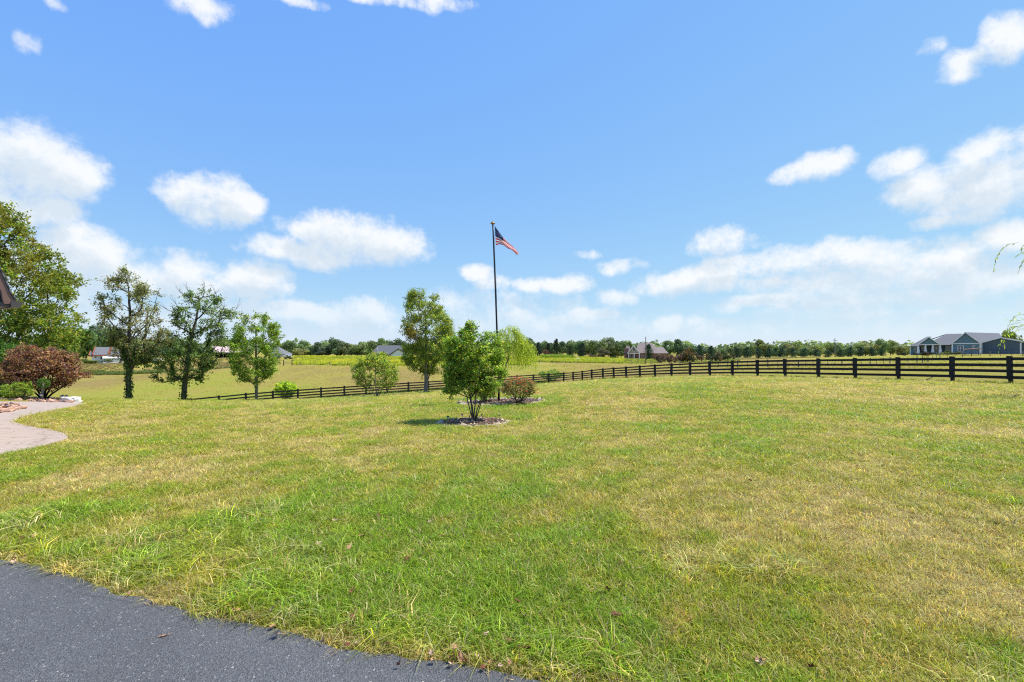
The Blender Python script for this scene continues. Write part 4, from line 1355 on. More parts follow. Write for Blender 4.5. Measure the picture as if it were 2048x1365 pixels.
def poly_bed(name, label, poly, lift, n_stone, ssize, seed, stonemat, nchip, cols, chip=.07):
    rng = np.random.default_rng(seed)
    cx, cy = np.mean([p[0] for p in poly]), np.mean([p[1] for p in poly])
    root = thing(name, label, 'flower bed', (cx, cy, g1(cx, cy)))
    ob = sheet('mulch', poly, lift, M['mulch'], .06)
    off = Vector(root.location); me = ob.data
    for v in me.vertices: v.co = v.co - off
    ob.parent = root
    xs, ys_ = [p[0] for p in poly], [p[1] for p in poly]

    def fn(n):
        out = np.empty((0, 2))
        while len(out) < n:
            q_ = np.stack([rng.uniform(min(xs), max(xs), 4000), rng.uniform(min(ys_), max(ys_), 4000)], 1); out = np.concatenate([out, q_[inside(poly, q_[:, 0], q_[:, 1])]])
        out = out[:n]; return np.stack([out[:, 0], out[:, 1], gz(out[:, 0], out[:, 1]) + lift + .012], 1)
    chips(nchip, fn, chip, rng, cols, root)
    per = [(np.array(poly[i]), np.array(poly[(i + 1) % len(poly)])) for i in range(len(poly))]
    Ls = np.array([np.linalg.norm(b_ - a) for a, b_ in per]); tot_ = Ls.sum()
    for j in range(n_stone):
        u = (j + rng.uniform(-.3, .3)) / n_stone * tot_; u %= tot_; i = 0
        while u > Ls[i]: u -= Ls[i]; i += 1
        p = per[i][0] + (per[i][1] - per[i][0]) * u / Ls[i] + rng.normal(0, .04, 2)
        s_ = link('edging_stone', STONE_ME[stonemat][rng.integers(5)], None, root); s_.location = Vector((p[0], p[1], g1(*p) + lift + .03)) - off
        q_ = ssize * rng.uniform(.6, 1.4); s_.scale = (q_ * 1.2, q_, q_ * .8); s_.rotation_euler = (rng.normal(0, .2), rng.normal(0, .2), rng.uniform(0, 6))
    return root


TANCH = [((.45, .30, .2), 4), ((.3, .17, .11), 3), ((.55, .42, .3), 2), ((.12, .07, .05), 2)]
poly_bed('planting_strip', 'stone-dotted planting strip behind the path under the purple maple', strip_poly, .03, 46, .26, 411, 'stone_pink', 1500, TANCH, .12)
poly_bed('rock_nook', 'small bed of pinkish rocks and red mulch beside the path', nook_poly, .05, 26, .26, 412, 'stone_pink', 600, [((.35, .12, .07), 4), ((.2, .06, .04), 3), ((.5, .33, .22), 2)], .09)
bk_ = link('boulder', STONE_ME['stone'][1].copy(), None); p = gp(142, 21.2); bk_.location = p + Vector((0, 0, .1)); bk_.scale = (.85, .6, .6); bk_.data.materials.clear(); bk_.data.materials.append(plain('white_rock', (.68, .64, .58), .9, .2, .15, 6, .4))
tag(bk_, 'large whitish rock at the right end of the planting strip', 'rock')

ME_STAKE = shared(MB().tube([(0, 0, -.1), (0, 0, .62)], [.035, .035], 8), 'stake', M['black'])
ME_STAKE_S = shared(MB().tube([(0, 0, -.1), (0, 0, .62)], [.03, .03], 8), 'stake', M['steel'])
ME_LENS = shared(MB().lathe((0, 0, 0), [(.08, .62), (.11, .66), (.11, .82), (.09, .84)], 10), 'lens', M['lens'])
ME_CAP = shared(MB().lathe((0, 0, 0), [(.17, .84), (.19, .87), (.17, .92), (.06, .98), (.01, 1.0)], 12), 'cap', M['black'])


def solar(label, p, h=.22, steel=False):
    root = thing('solar_light', label, 'garden light', p, 'solar lights around the beds')
    for nm, me in (('stake', ME_STAKE_S if steel else ME_STAKE), ('lens', ME_LENS), ('cap', ME_CAP)):
        o_ = link(nm, me, None, root); o_.scale = (h * 1.05, h * 1.05, h)
    root.rotation_euler = (random.gauss(0, .05), random.gauss(0, .05), random.uniform(0, 6))


def on_bed(px, py, lift=.02):
    p = at(px, py); p.z += lift; return p


for lab, px, py, h, st_ in (('black solar light at the left end of the front mulch ring', 896, 847, .2, False), ('solar light behind the pale rocks left in the front mulch ring', 924, 841.5, .19, True),
                            ('solar light just right of the front tree stems', 963, 840, .17, False), ('solar light at the right rim of the front mulch ring', 999, 842.5, .17, True),
                            ('low dark solar light between the two right-hand lights of the front ring', 991, 843.5, .09, False), ('pale capless-looking stake light on the near edge of the front ring', 943, 850.5, .16, True),
                            ('leftmost solar light of the flagpole bed', 917.5, 809, .17, True), ('second solar light from the left in the flagpole bed', 927, 806.5, .16, False), ('short solar light beside the left stones of the flagpole bed', 935, 808.5, .12, False),
                            ('solar light right of the rose bush, paler stake', 1075, 804.5, .17, True), ('rightmost solar light of the flagpole bed', 1083, 804.5, .17, False), ('low solar light at the foot of the wide rose bush', 1067, 806, .14, False),
                            ('solar light at the left rim of the small shrub ring', 727, 797, .2, False), ('solar light at the left rim of the tall maple ring', 835, 788.5, .22, False)):
    solar(lab, on_bed(px, py), h, st_)
for lab, px, Y, h, st_ in (('silver solar light in front of the low hedge', 24, 20.9, .34, True), ('black lantern-like solar light below the topiary', 81, 20.75, .36, False), ('solar light left of the whitish rock, first of three', 122, 20.95, .28, True),
                           ('solar light left of the whitish rock, middle of three', 127, 21.3, .3, False), ('solar light left of the whitish rock, last of three', 133, 21.4, .3, False), ('solar light beside the yellow-green shrub', 59, 21.0, .24, False)):
    solar(lab, gp(px, Y) + Vector((0, 0, .04)), h, st_)
solar('black solar light at the front of the rock nook', on_bed(12, 823, .03), .23, False)
solar('black solar light at the back of the rock nook', on_bed(22, 818, .03), .2, False)

# ------------------------------------------------------------------ flagpole and flag
base = at(998, 806); YP = base.y
root = thing('flagpole', 'tall thin black flagpole leaning slightly left in the oval bed', 'flagpole', base)
top = P(985.5, 449, YP)
mb = MB(); n_ = 14
mb.tube([tuple(Vector(base).lerp(top, i / n_) + Vector((.02 * math.sin(i / n_ * 3.1), 0, 0))) for i in range(n_ + 1)], [.045 - .017 * i / n_ for i in range(n_ + 1)], 12); mb.build('shaft', M['black'], root, smooth=True)
MB().lathe(tuple(top), [(.03, -.02), (.05, .0), (.10, .035), (.10, .05), (.055, .075), (.035, .11), (.01, .12)], 16).build('finial', M['gold'], root, smooth=True)
MB().lathe(tuple(base), [(.09, -.05), (.09, .06), (.06, .09)], 14).build('base_collar', M['black'], root, smooth=True)
cl = Vector(base).lerp(top, .17)
mb = MB(); mb.tube([cl + Vector((.05, -.02, .08)), cl + Vector((.06, -.03, 0)), cl + Vector((.05, -.02, -.08))], [.008, .014, .008], 6); mb.build('cleat', M['steel'], root)
mb = MB(); mb.tube([tuple(cl.lerp(top, i / 10) + Vector((.055 + .01 * math.sin(i * 1.3), -.015, 0))) for i in range(11)], [.003] * 11, 4); mb.build('halyard', M['black'], root)

TOPE = [(0, 989.6, 452.5), (.2, 996.5, 462), (.4, 1006.5, 476), (.6, 1016.5, 488), (.8, 1028, 497.5), (.92, 1033.5, 503), (1, 1037.5, 510)]
BOTE = [(0, 991.5, 491), (.2, 999, 490), (.4, 1008, 492.5), (.6, 1016, 499), (.8, 1023, 502.5), (.92, 1030, 508.5), (1, 1034.5, 513)]


def flag_pt(u, v):
    tx_ = np.interp(u, [r_[0] for r_ in TOPE], [r_[1] for r_ in TOPE]); ty_ = np.interp(u, [r_[0] for r_ in TOPE], [r_[2] for r_ in TOPE])
    bx_ = np.interp(u, [r_[0] for r_ in BOTE], [r_[1] for r_ in BOTE]); by_ = np.interp(u, [r_[0] for r_ in BOTE], [r_[2] for r_ in BOTE])
    p = P(tx_ + (bx_ - tx_) * v, ty_ + (by_ - ty_) * v, YP)
    fold = math.sin(u * 9 + v * 3.2) * .09 * min(1, u * 2.5) + math.sin(v * 9 + u * 5) * .10 * min(1, u * 1.6)
    return p + Vector((0, fold - .25 * u, .0))


froot = thing('flag', 'drooping red, white and blue flag with stars and stripes on the flagpole', 'flag', flag_pt(0, 0))


def flag_patch(name, mat, u0, u1, v0, v1, nu, nv, off=0.0):
    V_ = [flag_pt(u0 + (u1 - u0) * i / nu, v0 + (v1 - v0) * j / nv) + Vector((0, off, 0)) for i in range(nu + 1) for j in range(nv + 1)]
    mb = MB(); mb.add(V_, [(i * (nv + 1) + j, (i + 1) * (nv + 1) + j, (i + 1) * (nv + 1) + j + 1, i * (nv + 1) + j + 1) for i in range(nu) for j in range(nv)])
    return mb.build(name, mat, froot, smooth=True)


for k in range(13):
    flag_patch('stripe', M['red'] if k % 2 == 0 else M['flagwhite'], .4 if k < 7 else 0, 1, k / 13, (k + 1) / 13, 22, 2)
canton = flag_patch('canton', M['navy'], 0, .4, 0, 7 / 13, 12, 8)
mb = MB()
for rr in range(9):
    for cc in range(6 if rr % 2 == 0 else 5):
        cu, cv = .4 * ((cc + .5 if rr % 2 == 0 else cc + 1) / 6), 7 / 13 * (rr + .6) / 9.2
        vs = []
        for q_ in range(10):
            a = math.pi / 2 + q_ * math.pi / 5; r_ = .022 if q_ % 2 == 0 else .009
            vs.append(flag_pt(cu + r_ * .62 * math.cos(a), cv - r_ * math.sin(a)) + Vector((0, -.006, 0)))
        mb.add(vs, [tuple(range(10))])
so = mb.build('stars', M['flagwhite'], canton); tag(so, kind='stuff')

# ------------------------------------------------------------------ corner of the house at the left edge
hc = P(46, 612, 9.0)
e1 = Vector((hc.y, -hc.x, 0)).normalized(); e2 = Vector((hc.x, hc.y, 0)).normalized()
ez = Vector((0, 0, 1)); e2 = (e2 * math.cos(R(16)) - e1 * math.sin(R(16)))
root = thing('brown_roof_house', 'brown flared eave and gutter of a house at the left edge', 'house', (hc.x, hc.y, 0))


def HL(u, v, z): return Vector((hc.x, hc.y, 0)) + e1 * u + e2 * v + ez * z


z0 = hc.z
rake = [(-.09, z0 + .09), (-.13, z0 + .13), (-.17, z0 + .22), (-.205, z0 + .34), (-.25, z0 + .48), (-.31, z0 + .66), (-.42, z0 + .95), (-.62, z0 + 1.4), (-2.6, z0 + 4.2)]
inner = [(-.09, z0 + .02), (-.24, z0 + .02), (-.26, z0 + .10), (-.275, z0 + .24), (-.33, z0 + .40), (-.40, z0 + .56), (-.52, z0 + .85), (-.74, z0 + 1.3), (-2.8, z0 + 4.1)]
mb = MB(); n_ = len(rake)
vs = [HL(u, v, z) for v in (0, .05) for (u, z) in rake] + [HL(u, v, z) for v in (0, .05) for (u, z) in inner]
fs = []
for i in range(n_ - 1):
    fs += [(i, i + 1, 2 * n_ + i + 1, 2 * n_ + i), (n_ + i, 3 * n_ + i, 3 * n_ + i + 1, n_ + i + 1), (i, n_ + i, n_ + i + 1, i + 1), (2 * n_ + i, 2 * n_ + i + 1, 3 * n_ + i + 1, 3 * n_ + i)]
mb.add(vs, fs); mb.build('rake_fascia', M['brown_trim'], root)
mb = MB(); vs = [HL(u + du, v, z + .02) for v in (-.02, 7.0) for du in (0, .02) for (u, z) in rake]
fs = []
for i in range(n_ - 1):
    fs += [(i, i + 1, 2 * n_ + i + 1, 2 * n_ + i), (n_ + i, 3 * n_ + i, 3 * n_ + i + 1, n_ + i + 1), (i, n_ + i, n_ + i + 1, i + 1)]
mb.add(vs, fs); mb.build('roof', M['roof_dark'], root)
mb = MB(); vs = []
for v in (-.03, 7.0):
    for u, z in ((-.16, z0 + .07), (0, z0 + .07), (.0, z0 + .05), (-.02, z0 + .045), (-.035, z0 - .035), (-.16, z0 - .045)): vs.append(HL(u - .04 * (v > 1), v, z))
mb.add(vs, [tuple(range(6)), tuple(range(11, 5, -1))] + [(i, 6 + i, 6 + (i + 1) % 6, (i + 1) % 6) for i in range(6)]); mb.build('gutter', M['brown_gutter'], root)
mb = MB(); vs = [HL(u, v, z) for v in (.06, 7) for u, z in ((-.162, z0 - .03), (-.162, z0 + .06), (-.9, z0 + .06), (-.9, z0 - .03))]
mb.add(vs, [(0, 1, 2, 3), (7, 6, 5, 4), (0, 4, 5, 1), (3, 2, 6, 7), (0, 3, 7, 4)]); mb.build('soffit', M['brown_gutter'], root)
mb = MB(); vs = [HL(u, v, z) for v in (.5, 6.9) for u, z in ((-.7, -.4), (-.7, z0 + 1.2), (-2.8, z0 + 3.9), (-4.9, z0 + 1.2), (-4.9, -.4))]
mb.add(vs, [tuple(range(5)), tuple(range(9, 4, -1))] + [(i, 5 + i, 5 + (i + 1) % 5, (i + 1) % 5) for i in range(5)]); mb.build('wall', M['concrete_tan'], root)

# ------------------------------------------------------------------ far buildings
def px_poly(pts, Y): return [(P(x, y, Y).x, P(x, y, Y).z) for x, y in pts]


def window(root, x0, y0, x1, y1, Y, frame='white', pane='glass', cols=2, rows=2):
    a, b_ = P(x0, y0, Y), P(x1, y1, Y); fr = (b_.x - a.x) * .09
    mb = MB(); yf, yb = Y - .10, Y - .02
    mb.box(a.x, b_.x, yf, yb, a.z - fr, a.z); mb.box(a.x, b_.x, yf, yb, b_.z, b_.z + fr); mb.box(a.x, a.x + fr, yf, yb, b_.z + fr, a.z - fr); mb.box(b_.x - fr, b_.x, yf, yb, b_.z + fr, a.z - fr)
    for k in range(1, cols):
        xm = a.x + (b_.x - a.x) * k / cols; mb.box(xm - fr * .3, xm + fr * .3, yf + .015, yb, b_.z + fr, a.z - fr)
    for k in range(1, rows):
        zm = b_.z + (a.z - b_.z) * k / rows; mb.box(a.x + fr, b_.x - fr, yf + .02, yb - .005, zm - fr * .3, zm + fr * .3)
    w = mb.build('window', M[frame], root)
    MB().box(a.x + fr * .5, b_.x - fr * .5, Y - .05, Y - .03, b_.z + fr * .5, a.z - fr * .5).build('pane', M[pane], w)
    return w


def wallbox(name, root, x0, y0, x1, y1, Y, depth, mat, below=1.5, off=0.0):
    a, b_ = P(x0, y0, Y), P(x1, y1, Y)
    return MB().box(a.x, b_.x, Y + off, Y + depth, b_.z - below, a.z).build(name, M[mat], root)


def roofslab(name, root, pts, t_, mat): return MB().slab(pts, t_).build(name, M[mat], root)


def gable_front(root, apex, le, re, Y, depth, wallmat, roofmat, trim='white', over=.35, back=None, trimw=.22):
    """gable facing the viewer: triangular wall, two roof slopes running back, rake trim boards"""
    A, Lp, Rp = P(*apex, Y), P(*le, Y), P(*re, Y)
    MB().prism([(Lp.x, Lp.z), (Rp.x, Rp.z), (A.x, A.z)], Y, Y + .3).build('gable', M[wallmat], root)
    y0, y1 = Y - over, Y + depth
    for nm, e in (('roof_slope', Lp), ('roof_slope', Rp)):
        roofslab(nm, root, [(e.x + (e.x - A.x) * .06, y0, e.z + (e.z - A.z) * .06 + .12), (A.x, y0, A.z + .12), (A.x, y1, A.z + .12), (e.x + (e.x - A.x) * .06, y1, e.z + (e.z - A.z) * .06 + .12)], .12, roofmat)
    mb = MB()
    for e in (Lp, Rp): mb.beam((e.x + (e.x - A.x) * .06, y0 - .03, e.z + (e.z - A.z) * .06 - .03), (A.x, y0 - .03, A.z - .03), .05, trimw)
    mb.build('rake_trim', M[trim], root)


def house(name, label, cat, xc, Y):
    global HOUSE
    HOUSE = None
    b0 = gp(xc, Y); o = thing(name, label, cat, b0)
    ROOTLOC[o.name] = Vector((0, Y, b0.z)); o.rotation_euler = (0, 0, -math.atan((xc - CX) / F))
    HOUSE = (xc, Y)
    return o


# --- slate-blue house, right
Y = 135.0
root = house('slate_blue_house', 'slate-blue board-sided house with grey hip roof and white porch columns', 'house', 1890, Y)
wallbox('wall', root, 1820, 691, 1838, 711, Y + 1, 9, 'blue_siding')
wallbox('wall', root, 1838, 690, 1905, 711, Y + 2.2, 8, 'blue_dark')
wallbox('wall', root, 1904.5, 687, 1961, 709, Y - 2, 12, 'blue_siding')
gable_front(root, (1857.5, 674), (1836.5, 689), (1880, 689), Y - 1.2, 8, 'blue_siding', 'roof_grey')
gable_front(root, (1930.6, 665.8), (1904, 687), (1961, 687), Y - 2, 14, 'blue_siding', 'roof_grey')
a = P(1818, 692.6, Y); b_ = P(1890, 690.5, Y); r1_, r2_ = P(1862, 672.5, Y), P(1893, 667.2, Y); r3_ = P(1925, 667.2, Y); c_ = P(1935, 690.5, Y)
roofslab('hip_roof', root, [(a.x, Y - .2, a.z), (P(1850, 0, Y).x, Y - .2, a.z), (r1_.x, Y + 5, r1_.z), (r1_.x - 1, Y + 5.5, r1_.z)], .15, 'roof_grey')
roofslab('hip_roof', root, [(P(1849, 0, Y).x, Y - .2, b_.z + .05), (c_.x, Y - .2, c_.z), (r3_.x, Y + 6, r3_.z), (r2_.x, Y + 6, r2_.z)], .15, 'roof_grey')
roofslab('hip_roof', root, [(a.x, Y - .2, a.z), (r2_.x, Y + 6, r2_.z), (a.x, Y + 12, a.z)], .15, 'roof_grey')
wr0, wr1 = P(1930.6, 665.8, Y), P(2003, 667.5, Y)
we0, we1 = P(1961, 686, Y), P(2012, 686, Y)
roofslab('wing_roof', root, [(we0.x, Y + .5, we0.z), (we1.x, Y + .5, we1.z), (wr1.x, Y + 7, wr1.z), (wr0.x, Y + 7, wr0.z + .2)], .15, 'roof_grey')
bm = P(1836, 688.6, Y)
mb = MB(); mb.box(bm.x, P(1881.5, 0, Y).x, Y - 1.25, Y - 1.0, P(0, 690.6, Y).z, P(0, 688.8, Y).z); mb.build('porch_beam', M['white'], root)
for x in (1837, 1851.2, 1865.7, 1880.5):
    p0, p1 = P(x, 707, Y), P(x, 690.6, Y)
    mb = MB(); mb.tube([(p0.x, Y - 1.1, p0.z - .6), (p0.x, Y - 1.1, p0.z + .9), (p0.x, Y - 1.1, p0.z + .95), (p0.x, Y - 1.1, p1.z)], [.33, .33, .26, .16], 4); mb.build('porch_column', M['white'], root)
for w in ((1828, 694.5, 1834.5, 705), (1843, 693, 1849, 703), (1915, 692, 1927.8, 703), (1944, 691, 1950, 697.3)):
    window(root, *w, Y - 2 if w[0] > 1900 else (Y + 1 if w[0] < 1838 else Y + 2.2))
d_ = window(root, 1867, 692.5, 1879, 706, Y + 2.2, cols=2, rows=1); d_.name = 'door'
window(root, 1891, 693, 1903.5, 706, Y + 2.2, cols=3, rows=1)
mb = MB()
for x in (1904.6, 1960.6): p0, p1 = P(x, 709, Y - 2), P(x, 687, Y - 2); mb.box(p0.x - .14, p0.x + .14, Y - 2.06, Y - 1.9, p0.z - .5, p1.z)
p0, p1 = P(1904.5, 688.6, Y - 2), P(1961, 687, Y - 2); mb.box(p0.x + .15, p1.x - .15, Y - 2.07, Y - 1.95, p0.z, p1.z)
mb.build('corner_trim', M['white'], root)
p0 = P(1820.4, 711, Y); MB().box(p0.x - .1, p0.x + .15, Y + .9, Y + 1.1, p0.z - .5, P(0, 692, Y).z).build('corner_trim', M['white'], root)

Y = 128.0
root = house('metal_outbuilding', 'dark slate metal outbuilding with white trim, right of the blue house', 'building', 2002, Y)
A, Lp, Rp, g0 = P(2000.5, 676, Y), P(1963.4, 686, Y), P(2041.5, 683.5, Y), P(0, 709, Y)
MB().prism([(Lp.x, g0.z - 1), (Rp.x, g0.z - 1), (Rp.x, Rp.z), (A.x, A.z), (Lp.x, Lp.z)], Y, Y + 10).build('wall', M['blue_dark'], root)
Rq = P(2085, 690, Y)
roofslab('roof_slope', root, [(Lp.x - .3, Y - .3, Lp.z + .1), (A.x, Y - .3, A.z + .18), (A.x, Y + 10.3, A.z + .18), (Lp.x - .3, Y + 10.3, Lp.z + .1)], .1, 'roof_white')
roofslab('roof_slope', root, [(Rp.x + .3, Y - .3, Rp.z + .1), (A.x, Y - .3, A.z + .18), (A.x, Y + 10.3, A.z + .18), (Rp.x + .3, Y + 10.3, Rp.z + .1)], .1, 'roof_white')
mb = MB(); mb.beam((Lp.x - .3, Y - .35, Lp.z), (A.x, Y - .35, A.z + .06), .06, .3); mb.beam((Rp.x + .3, Y - .35, Rp.z), (A.x, Y - .35, A.z + .06), .06, .3); mb.build('rake_trim', M['white'], root)
for x in (Lp.x, Rp.x): MB().box(x - .14, x + .14, Y - .06, Y + .1, g0.z - .8, min(Lp.z, Rp.z)).build('corner_trim', M['white'], root)
MB().box(Rp.x + .2, P(2075, 0, Y).x, Y + 1, Y + 9, g0.z - 1, P(0, 686, Y).z).build('side_wall', M['blue_dark'], root)
roofslab('side_roof', root, [(Rp.x + .15, Y + .6, P(0, 683.2, Y).z), (P(2078, 0, Y).x, Y + .6, P(0, 687, Y).z), (P(2078, 0, Y).x, Y + 9, P(0, 687, Y).z), (Rp.x + .15, Y + 9, P(0, 683.2, Y).z)], .1, 'roof_white')

Y = 118.0
root = house('lean_to_shelter', 'low brown open shelter with sloping roof before the blue house', 'shelter', 1944, Y)
a, b_ = P(1927.7, 699.6, Y), P(1961.8, 697.2, Y)
roofslab('roof', root, [(a.x, Y - 1, a.z), (b_.x, Y - 1, b_.z), (b_.x, Y + 2, b_.z + .15), (a.x, Y + 2, a.z + .15)], .14, 'wood_brown')
for x in (1930, 1943, 1957.5):
    p = P(x, 698.5, Y); MB().box(p.x - .07, p.x + .07, Y - .8, Y - .66, ROOTLOC[root.name].z - .3, p.z - .12).build('post', M['wood_brown'], root)
    MB().box(p.x - .07, p.x + .07, Y + 1.5, Y + 1.64, ROOTLOC[root.name].z - .3, p.z - .05).build('post', M['wood_brown'], root)

# --- brick house with tan gable
Y = 222.0
root = house('brick_house', 'red-brick house with brown roof and tan front gable beyond the fields', 'house', 1295, Y)
wallbox('wall', root, 1257, 706, 1280, 718, Y + 1.5, 10, 'brick'); wallbox('wall', root, 1280, 706, 1310, 718, Y + 1, 10, 'brick'); wallbox('wall', root, 1307, 706.4, 1335.5, 719, Y, 11, 'brick')
gable_front(root, (1266.8, 691.2), (1255.6, 706.4), (1279, 706.4), Y - .8, 9, 'tan_siding', 'roof_brown', over=.5, trimw=.35)
a, b_, r1_, r2_ = P(1270, 706.5, Y), P(1318, 706.5, Y), P(1276, 686.6, Y), P(1303.5, 685.5, Y)
roofslab('main_roof', root, [(a.x, Y + .3, a.z), (b_.x, Y + .3, b_.z), (r2_.x, Y + 7, r2_.z), (r1_.x, Y + 7, r1_.z)], .2, 'roof_brown')
roofslab('main_roof', root, [(b_.x, Y + .3, b_.z), (b_.x + 1.5, Y + 13, b_.z), (r2_.x, Y + 7, r2_.z)], .2, 'roof_brown')
a, b_, r1_, r2_ = P(1306, 706.9, Y), P(1337, 706.9, Y), P(1308, 694.8, Y), P(1327, 694.8, Y)
roofslab('wing_roof', root, [(a.x, Y - .5, a.z), (b_.x, Y - .5, b_.z), (r2_.x, Y + 5, r2_.z), (r1_.x, Y + 5, r1_.z)], .2, 'roof_brown')
roofslab('wing_roof', root, [(b_.x, Y - .5, b_.z), (b_.x, Y + 11, b_.z), (r2_.x, Y + 5, r2_.z)], .2, 'roof_brown')
window(root, 1264.4, 696, 1271.2, 702.6, Y - .8, cols=2, rows=1)
for x in (1257.6, 1268.4, 1278.6):
    p0, p1 = P(x, 718, Y), P(x, 706.6, Y); MB().box(p0.x - .2, p0.x + .2, Y - .75, Y - .4, p0.z - .6, p1.z).build('porch_column', M['white'], root)
p0, p1 = P(1256, 708.2, Y), P(1280, 706.7, Y); MB().box(p0.x, p1.x, Y - .78, Y - .35, p0.z, p1.z).build('porch_beam', M['white'], root)
window(root, 1282.5, 708.5, 1286, 715, Y + 1, cols=1); window(root, 1316, 709, 1321, 716, Y); window(root, 1261, 709, 1265, 716, Y + 1.5, cols=1)
p0 = P(1253, 719, Y); MB().box(p0.x - 1.2, p0.x + .8, Y + 4, Y + 9, p0.z - 1, P(0, 697, Y).z).build('side_wall', M['brick'], root)
a = P(1245.5, 706, Y); r1_ = P(1252.5, 691.5, Y); roofslab('side_roof', root, [(a.x, Y + 3.6, a.z), (P(1262, 0, Y).x, Y + 3.6, a.z), (r1_.x + 1.2, Y + 6.5, r1_.z), (r1_.x, Y + 6.5, r1_.z)], .2, 'roof_brown')

# --- white gabled house, middle
Y = 240.0
root = house('white_gable_house', 'white-gabled house with dark grey roof behind the yellow meadow', 'house', 778, Y)
wallbox('wall', root, 741, 708, 813, 714, Y + 2, 12, 'beige'); wallbox('wall', root, 781.5, 708, 812.5, 714.5, Y - 1, 8, 'white_siding')
gable_front(root, (796.6, 698), (781.2, 708.6), (812.8, 708.8), Y - 1, 8, 'white_siding', 'roof_dark', trim='black', over=.6, trimw=.4)
a, b_, r1_, r2_ = P(738, 709.5, Y), P(814.5, 709.2, Y), P(756, 690.8, Y), P(800, 690.8, Y); q1_ = P(742.5, 695, Y)
roofslab('roof', root, [(a.x, Y + 1, a.z), (b_.x, Y + 1, b_.z), (r2_.x, Y + 8, r2_.z), (r1_.x, Y + 8, r1_.z)], .2, 'roof_dark')
roofslab('roof', root, [(b_.x, Y + 1, b_.z), (b_.x, Y + 15, b_.z), (r2_.x, Y + 8, r2_.z)], .2, 'roof_dark')
roofslab('roof', root, [(a.x, Y + 1, a.z), (a.x, Y + 15, a.z), (r1_.x, Y + 8, r1_.z)], .2, 'roof_dark')
window(root, 752, 709.6, 757, 713.5, Y + 2); window(root, 765, 709.6, 770, 713.5, Y + 2)
p = P(754.5, 699, Y); MB().tube([(p.x, Y + 4, p.z - .5), (p.x, Y + 4, p.z + .9)], [.12, .12], 8).build('vent_pipe', M['white'], root)

# --- grey hip-roofed house
Y = 215.0
root = house('grey_hip_house', 'small grey hip-roofed house right of the young yellow-tipped maple', 'house', 566, Y)
wallbox('wall', root, 543, 708.5, 584, 714, Y + .5, 9, 'white_siding')
a, b_, m1_, ap = P(540, 709, Y), P(586, 709, Y), P(568, 709, Y), P(551, 691.3, Y); ap2 = P(560, 696.5, Y)
roofslab('roof', root, [(a.x, Y - .2, a.z), (m1_.x, Y - .2, m1_.z), (ap.x, Y + 5, ap.z)], .2, 'roof_grey')
roofslab('roof', root, [(m1_.x, Y - .2, m1_.z), (b_.x, Y + 4, b_.z), (ap2.x + .5, Y + 5.2, ap2.z), (ap.x, Y + 5, ap.z)], .2, 'roof_grey')
roofslab('roof', root, [(a.x, Y - .2, a.z), (a.x, Y + 10, a.z), (ap.x, Y + 5, ap.z)], .2, 'roof_grey')
window(root, 556, 710, 560, 713.5, Y + .5, cols=1); window(root, 572, 710, 576, 713.5, Y + .5, cols=1)

# --- open-sided barn
Y = 198.0
root = house('pole_barn', 'long open-fronted barn with faded pink metal roof', 'barn', 458, Y)
a, b_, r1_, r2_ = P(426, 705, Y), P(500, 705, Y), P(424, 693, Y), P(500, 693, Y)
roofslab('roof', root, [(a.x, Y - .6, a.z), (b_.x, Y - .6, b_.z), (r2_.x, Y + 7, r2_.z), (r1_.x, Y + 7, r1_.z)], .12, 'roof_pink')
roofslab('roof', root, [(a.x, Y + 15, a.z), (b_.x, Y + 15, b_.z), (r2_.x, Y + 7, r2_.z), (r1_.x, Y + 7, r1_.z)], .12, 'roof_pink')
g_ = P(0, 715, Y).z
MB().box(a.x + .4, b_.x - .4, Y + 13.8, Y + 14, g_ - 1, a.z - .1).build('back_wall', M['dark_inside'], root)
MB().box(a.x + .3, a.x + .5, Y, Y + 13.8, g_ - 1, a.z - .1).build('end_wall', M['wood_grey'], root)
MB().box(b_.x - .5, b_.x - .3, Y, Y + 13.8, g_ - 1, a.z - .1).build('end_wall', M['wood_grey'], root)
MB().box(a.x, b_.x, Y - .65, Y - .5, a.z - .35, a.z - .05).build('eave_board', M['wood_grey'], root)
for k in range(5):
    x = a.x + .6 + (b_.x - a.x - 1.2) * k / 4; MB().box(x - .12, x + .12, Y, Y + .24, g_ - 1, a.z - .36).build('post', M['wood_grey'], root)

# --- white house with glazed porch, far left
Y = 215.0
root = house('white_porch_house', 'white house with grey roofs, rust trim and glazed porch behind the left trees', 'house', 216, Y)
wallbox('wall', root, 183, 710, 216, 722, Y + 2, 9, 'white_siding'); wallbox('wall', root, 214, 710, 256, 722, Y + 1, 9, 'white_siding')


def rake_roof(x0, x1, y0, x2, x3, y1, Yo):
    a, b_, c_, d2 = P(x0, y0, Y), P(x1, y0, Y), P(x2, y1, Y), P(x3, y1, Y)
    roofslab('roof', root, [(c_.x, Yo, c_.z), (d2.x, Yo, d2.z), (b_.x, Yo + 5, b_.z), (a.x, Yo + 5, a.z)], .2, 'roof_grey')
    mb = MB(); mb.beam((c_.x - .2, Yo - .1, c_.z), (a.x - .2, Yo + 5, a.z), .3, .5); mb.beam((d2.x + .2, Yo - .1, d2.z), (b_.x + .2, Yo + 5, b_.z), .3, .5); mb.build('rake_trim', M['rust'], root)
    MB().box(c_.x, d2.x, Yo - .14, Yo - .02, c_.z - .5, c_.z - .1).build('fascia', M['rust'], root)


